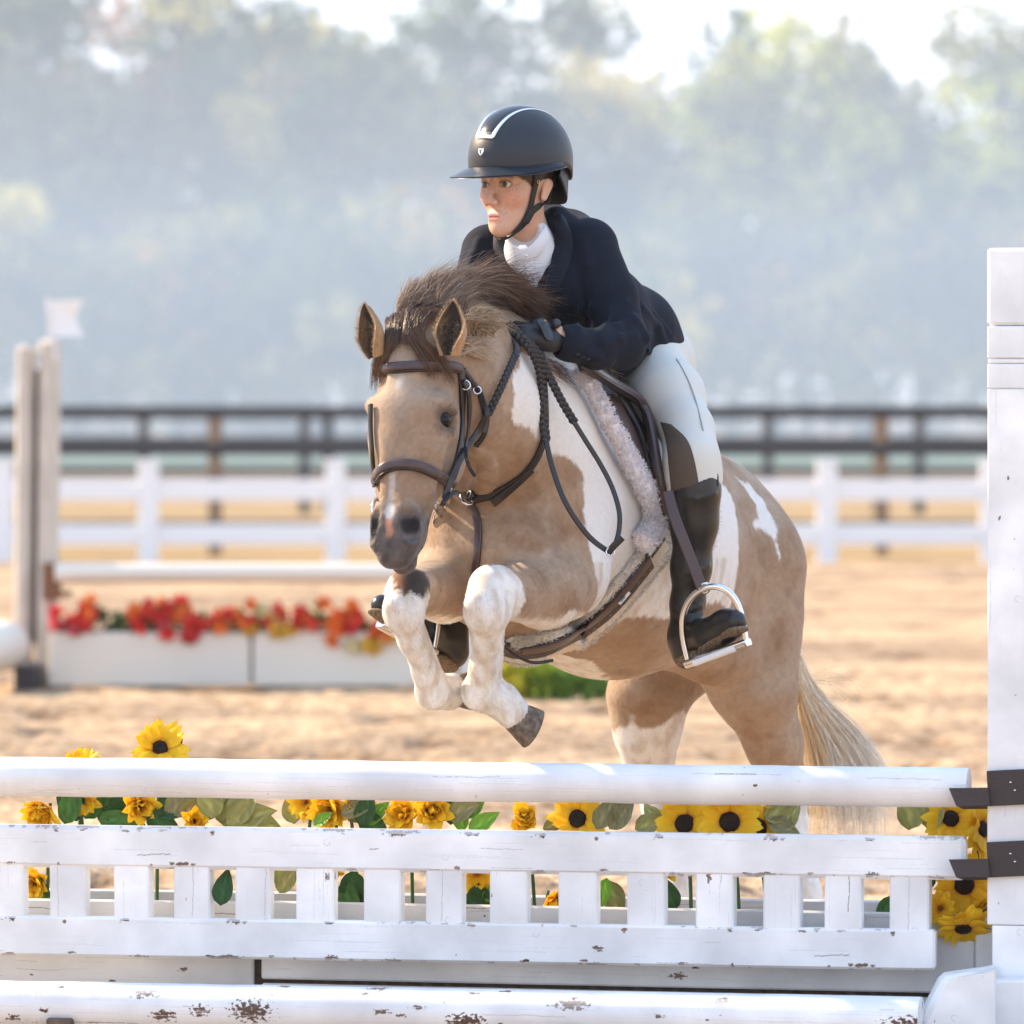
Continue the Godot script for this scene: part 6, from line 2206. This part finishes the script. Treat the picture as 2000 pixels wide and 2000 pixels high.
	mk.call("strap_buckle", [hp(0.064, -0.060, 0.022), hp(0.056, -0.076, 0.029), hp(0.050, -0.086, 0.034)], 0.019, 0.008)
	put("snap", ring(hf.onto(hp(0.085, 0.008, 0.018), 0.008)[0] - o, rs, 0.004, 0.0012, 12), M.brass, shell)
	# nape cradle behind the ear
	g = Geo.new()
	var nape := spline([hp(0.085, 0.045, -0.055), hp(0.082, 0.016, -0.075), hp(0.066, 0.000, -0.095), hp(0.0, 0.000, -0.118), hp(-0.066, 0.000, -0.095), hp(-0.085, 0.03, -0.06)], 6)
	var nn := PackedVector3Array()
	for p in nape: nn.append((p - hp(0, 0.01, -0.02)).normalized())
	sweep(g, shift(nape, o), nn, strap_prof(0.085, 0.006))
	put("nape_cradle", g.mesh(), M.webbing, shell)

func build_rider() -> void:
	rc = V(1010, 364, -0.45)
	var yaw := deg_to_rad(41.0)
	rf = Vector3(-sin(yaw), -0.02, cos(yaw)).normalized()
	rs = Vector3(cos(yaw), 0, sin(yaw))
	ru = rf.cross(rs).normalized()
	if ru.y < 0.0: ru = -ru
	var t := thing("person", "rider in black helmet, navy jacket and pale breeches crouching forward over the pony", "person", V(1250, 760, -1.0))
	var o := -t.position
	# head and neck; the rest of the body is inside the clothes
	var head := make_head()
	head.cap(V(1086, 656, -0.262), V(1116, 668, -0.275), 0.025, 0.026, 0.01)
	put("body", head.mesh(0.0030, skin_color), M.skin, t, o)
	for s in [-1.0, 1.0]:
		var e := SphereMesh.new()
		e.radius = 0.0124
		e.height = 0.0248
		e.radial_segments = 20
		e.rings = 12
		var eo := put("eye", e, M.eye_white, t, hp(s * 0.0315, 0.004, 0.0675) + o)
		var gaze := (rf * 0.96 - rs * 0.10 - ru * 0.05).normalized()
		var ir := SphereMesh.new()
		ir.radius = 0.0070
		ir.height = 0.0040
		ir.radial_segments = 18
		ir.rings = 6
		var io := put("iris", ir, M.iris, eo)
		io.transform = Transform3D(Basis(gaze.cross(Vector3.UP).normalized(), gaze, gaze.cross(gaze.cross(Vector3.UP)).normalized()), gaze * 0.0112)
		var pu := SphereMesh.new()
		pu.radius = 0.0026
		pu.height = 0.0024
		pu.radial_segments = 12
		pu.rings = 4
		var po := put("pupil", pu, M.pupil, eo)
		po.transform = Transform3D(io.basis, gaze * 0.0127)
	# shirt
	var sh := Field.new()
	sh.cap(V(1034, 470, -0.475), V(1040, 505, -0.51), 0.0555, 0.063, 0.02)
	sh.chain([[V(1040, 505, -0.505), 0.063], [V(1052, 545, -0.54), 0.084], [V(1060, 600, -0.60), 0.10]], 0.03)
	sh.cap(V(1012, 440, -0.40), V(1018, 448, -0.42), 0.050, 0.045, 0.01, Vector3.ZERO, 1.0, 1)
	put("shirt", sh.mesh(0.004, coat_color, false), M.shirt, t, o)
	var fl := loft(sh, [[1020, 490], [1034, 482], [1050, 464], [1066, 440]], [[1028, 512], [1044, 504], [1060, 486], [1074, 462]], 10, 5, 0.004, 0.0, 60.0, 0.001, 1.0)
	put("shirt_collar", moved(fl, t.position), M.shirt, t)
	fl = loft(sh, [[992, 464], [1000, 476], [1010, 484], [1022, 490]], [[994, 484], [1004, 498], [1014, 506], [1028, 512]], 10, 5, 0.004, 0.0, 60.0, 0.001, 1.0)
	put("shirt_collar", moved(fl, t.position), M.shirt, t)
	strap(t, "shirt_placket", sh, [[1022, 478], [1032, 510], [1040, 545], [1046, 590]], 0.022, 0.004, M.shirt, 0.001)
	for q in [[1029, 500], [1036, 530], [1043, 562]]:
		var b := SphereMesh.new()
		b.radius = 0.0048
		b.height = 0.004
		b.radial_segments = 10
		b.rings = 4
		put("shirt_button", b, M.button_pale, t, hit(sh, q[0], q[1]) + Vector3(0, 0, 0.004) + o)
	# jacket
	var j := Field.new()
	j.chain([[V(1075, 530, -0.64), 0.125], [V(1160, 612, -0.82), 0.115], [V(1225, 655, -0.98), 0.122]], 0.06)
	j.cap(V(1085, 480, -0.62), V(1110, 470, -0.62), 0.075, 0.075, 0.05)
	j.cap(V(958, 488, -0.60), V(1150, 480, -0.53), 0.060, 0.066, 0.05)
	j.cap(V(1010, 545, -0.56), V(1100, 560, -0.52), 0.085, 0.095, 0.05)
	j.cap(V(1080, 640, -0.60), V(1180, 665, -0.78), 0.085, 0.10, 0.06)
	j.cap(V(1235, 665, -0.95), V(1262, 690, -1.00), 0.110, 0.092, 0.05)
	j.chain([[V(1152, 488, -0.51), 0.066], [V(1195, 580, -0.46), 0.060], [V(1216, 660, -0.41), 0.056], [V(1212, 678, -0.39), 0.054]], 0.018)
	j.chain([[V(1214, 674, -0.39), 0.055], [V(1165, 682, -0.325), 0.047], [V(1112, 671, -0.27), 0.041], [V(1104, 669, -0.266), 0.040]], 0.012)
	j.chain([[V(950, 492, -0.58), 0.060], [V(925, 570, -0.50), 0.052], [V(915, 625, -0.44), 0.048]], 0.018)
	j.chain([[V(915, 625, -0.44), 0.048], [V(945, 645, -0.36), 0.042], [V(975, 655, -0.30), 0.038]], 0.012)
	j.chain([[V(1088, 446, -0.47), 0.016], [V(1088, 426, -0.54), 0.022], [V(1074, 420, -0.60), 0.026], [V(1030, 432, -0.63), 0.026], [V(990, 455, -0.58), 0.020]], 0.025)
	# folds of the sleeves and the waist
	var folds := []
	for q in [[1188, 560, 1160, 600, 1150, 640], [1222, 590, 1196, 612, 1170, 650], [1236, 625, 1205, 640, 1172, 662], [1240, 655, 1210, 662, 1180, 672], [1150, 690, 1165, 700, 1190, 712], [1120, 560, 1130, 600, 1128, 640], [1255, 600, 1285, 640, 1300, 680], [1240, 620, 1262, 660, 1270, 690], [1140, 470, 1150, 520, 1145, 560], [935, 470, 925, 500, 915, 530]]:
		var l := []
		for k in 3: l.append([hit(j, q[k * 2], q[k * 2 + 1]) - Vector3(0, 0, 0.002), 0.0032 if k == 1 else 0.001])
		folds.append(l)
	for l in folds: j.chain(l, 0.022)
	# opening at the neck
	j.cap(V(1030, 440, -0.37), V(1040, 530, -0.41), 0.074, 0.042, 0.010, Vector3.ZERO, 1.0, 1)
	j.cap(V(1040, 530, -0.41), V(1052, 604, -0.43), 0.042, 0.014, 0.010, Vector3.ZERO, 1.0, 1)
	j.cap(V(1030, 470, -0.46), V(1040, 500, -0.50), 0.060, 0.062, 0.01, Vector3.ZERO, 1.0, 1)
	j.cap(V(1092, 666, -0.262), V(1070, 662, -0.25), 0.032, 0.044, 0.005, Vector3.ZERO, 1.0, 1)
	put("jacket", j.mesh(0.006, coat_color, false), M.jacket, t, o)
	# lapels and collar
	var lap := loft(j, [[1082, 414], [1084, 450], [1078, 500], [1066, 550], [1052, 600]], [[1106, 432], [1120, 472], [1110, 522], [1086, 572], [1056, 614]], 20, 8, 0.007, 0.0, 60.0, 0.007, 1.0)
	put("lapel", moved(lap, t.position), M.lapel, t)
	lap = loft(j, [[985, 452], [990, 475], [1000, 505], [1015, 545]], [[964, 456], [964, 487], [980, 512], [1010, 554]], 16, 8, 0.007, 0.0, 60.0, 0.007, 1.0)
	put("lapel", moved(lap, t.position), M.lapel, t)
	strap(t, "back_seam", j, [[1252, 575], [1280, 610], [1305, 640], [1322, 668]], 0.003, 0.002, M.jacket_trim, 0.0)
	for q in [[1128, 692], [1138, 697], [1148, 701]]:
		var b := SphereMesh.new()
		b.radius = 0.0065
		b.height = 0.006
		b.radial_segments = 12
		b.rings = 5
		put("cuff_button", b, M.button_dark, t, hit(j, q[0], q[1]) + Vector3(0, 0, 0.001) + o)
	# breeches
	var br := Field.new()
	br.cap(V(1230, 690, -1.0), V(1268, 712, -1.04), 0.105, 0.115, 0.05)
	br.chain([[V(1258, 718, -0.94), 0.102], [V(1305, 778, -0.80), 0.081], [V(1342, 840, -0.69), 0.056], [V(1351, 895, -0.62), 0.056], [V(1354, 940, -0.63), 0.056], [V(1352, 1000, -0.64), 0.046]], 0.05)
	br.chain([[V(1180, 720, -1.10), 0.10], [V(1000, 850, -0.98), 0.075], [V(895, 960, -0.92), 0.056], [V(890, 1050, -0.92), 0.046]], 0.05)
	put("breeches", br.mesh(0.006, coat_color, false), M.breeches, t, o)
	var patch := loft(br, [[1288, 824], [1299, 862], [1304, 905], [1311, 975]], [[1310, 828], [1342, 858], [1358, 905], [1370, 975]], 16, 8, 0.003)
	put("knee_patch", moved(patch, t.position), M.suede, t)
	strap(t, "side_seam", br, [[1322, 700], [1345, 742], [1362, 790], [1374, 840]], 0.003, 0.002, M.seam, 0.0025)
	# boots
	boot(t, [[V(1356, 910, -0.615), 0.060], [V(1357, 960, -0.62), 0.057], [V(1356, 1020, -0.63), 0.053], [V(1350, 1110, -0.645), 0.044], [V(1343, 1180, -0.655), 0.037], [V(1340, 1240, -0.66), 0.037], [V(1342, 1280, -0.66), 0.035]], [[V(1346, 1250, -0.645), 0.036], [V(1388, 1240, -0.58), 0.034], [V(1418, 1222, -0.53), 0.033], [V(1436, 1214, -0.50), 0.027]], V(1330, 855, -0.56), 0.112, true)
	boot(t, [[V(888, 960, -0.92), 0.060], [V(888, 1040, -0.93), 0.054], [V(882, 1150, -0.92), 0.046], [V(876, 1220, -0.90), 0.042], [V(884, 1275, -0.90), 0.038]], [[V(872, 1262, -0.89), 0.040], [V(825, 1232, -0.80), 0.038], [V(775, 1200, -0.71), 0.034], [V(745, 1182, -0.66), 0.026]], V(880, 890, -0.86), 0.10, false)
	# gloved hands holding the reins
	glove(t, V(1100, 666, -0.27), V(1028, 652, -0.235), 1.0)
	glove(t, V(978, 656, -0.30), V(962, 668, -0.20), 0.9)
	build_helmet(t)

func boot(t: Node3D, leg: Array, foot: Array, cut: Vector3, cr: float, near_side: bool) -> void:
	var b := Field.new()
	b.chain(leg, 0.03)
	b.chain(foot, 0.035)
	b.ball(cut, cr, 0.004, Vector3.ZERO, 1.0, 1)
	if near_side:
		var folds := []
		for q in [[1320, 1182, 1345, 1192, 1370, 1184], [1322, 1200, 1348, 1208, 1372, 1198], [1325, 1220, 1350, 1224, 1376, 1212], [1322, 968, 1360, 974, 1398, 964], [1330, 1120, 1360, 1118, 1385, 1104]]:
			var l := []
			for k in 3: l.append([hit(b, q[k * 2], q[k * 2 + 1]) - Vector3(0, 0, 0.001), 0.0034 if k == 1 else 0.0015])
			folds.append(l)
		for l in folds: b.chain(l, 0.010)
	var o := put("boot", b.mesh(0.0055, coat_color, false), M.boot, t, -t.position)
	var s := Field.new()
	var f: Array = foot
	var dir: Vector3 = (f[3][0] - f[0][0]).normalized()
	var side := dir.cross(Vector3.UP).normalized()
	var upn := side.cross(dir).normalized()
	if upn.y < 0.0: upn = -upn
	s.cap(f[1][0] - upn * 0.030, f[3][0] - upn * 0.022, 0.036, 0.030, 0.01, upn, 3.0)
	s.cap(f[0][0] - upn * 0.045 - dir * 0.012, f[0][0] - upn * 0.045 + dir * 0.028, 0.034, 0.034, 0.006, upn, 2.0)
	put("sole", s.mesh(0.0045, coat_color, false), M.sole, o, Vector3.ZERO)
	if near_side:
		strap(o_at(o, t), "boot_edge", b, [[1398, 905], [1401, 925], [1403, 950]], 0.006, 0.004, M.boot, 0.0)

func o_at(o: MeshInstance3D, t: Node3D) -> Node3D:
	return t

func glove(t: Node3D, wrist: Vector3, knuckle: Vector3, size: float) -> void:
	var h := Field.new()
	var d := (knuckle - wrist).normalized()
	var back := (Vector3(0.25, 0.75, 0.6) - d * d.dot(Vector3(0.25, 0.75, 0.6))).normalized()
	var side := d.cross(back)
	h.cap(wrist, wrist.lerp(knuckle, 0.45), 0.031 * size, 0.034 * size, 0.015, back, 1.2)
	h.cap(wrist.lerp(knuckle, 0.4), knuckle, 0.034 * size, 0.031 * size, 0.015, back, 1.35)
	for i in 4:
		var k := knuckle + side * (i - 1.5) * 0.0185 * size
		var l: float = [0.9, 1.0, 0.96, 0.8][i] * size
		var a := k + d * 0.024 * l - back * 0.003
		var m := a + (d * 0.45 - back).normalized() * 0.026 * l
		var e := m + (-d * 0.75 - back * 0.55).normalized() * 0.022 * l
		h.chain([[k, 0.0112 * size], [a, 0.0105 * size], [m, 0.0098 * size], [e, 0.0085 * size]], 0.006)
	var ts := -1.0 if side.dot(Vector3(0, 1, 0.4)) < 0.0 else 1.0
	var th := wrist.lerp(knuckle, 0.35) + side * ts * 0.026 * size
	var t1 := th + (d * 0.8 + side * ts * 0.35).normalized() * 0.034 * size
	var t2 := t1 + (d * 0.75 - side * ts * 0.25 - back * 0.4).normalized() * 0.030 * size
	h.chain([[th, 0.0135 * size], [t1, 0.0118 * size], [t2, 0.0095 * size]], 0.010)
	var o := put("glove", h.mesh(0.0035, coat_color, false), M.glove, t, -t.position)
	if size == 1.0:
		# wrist tab with its stud
		var fd := Field.new()
		fd.cap(V(1060, 630, -0.222), V(1072, 658, -0.218), 0.017, 0.015, 0.01, back, 4.0)
		fd.ball(V(1086, 632, -0.24), 0.012, 0.006)
		put("wrist_tab", fd.mesh(0.003, coat_color, false), M.glove_tab, o)
		var s := SphereMesh.new()
		s.radius = 0.004
		s.height = 0.004
		s.radial_segments = 10
		s.rings = 4
		put("stud", s, M.brass, o, V(1064, 626, -0.2125))
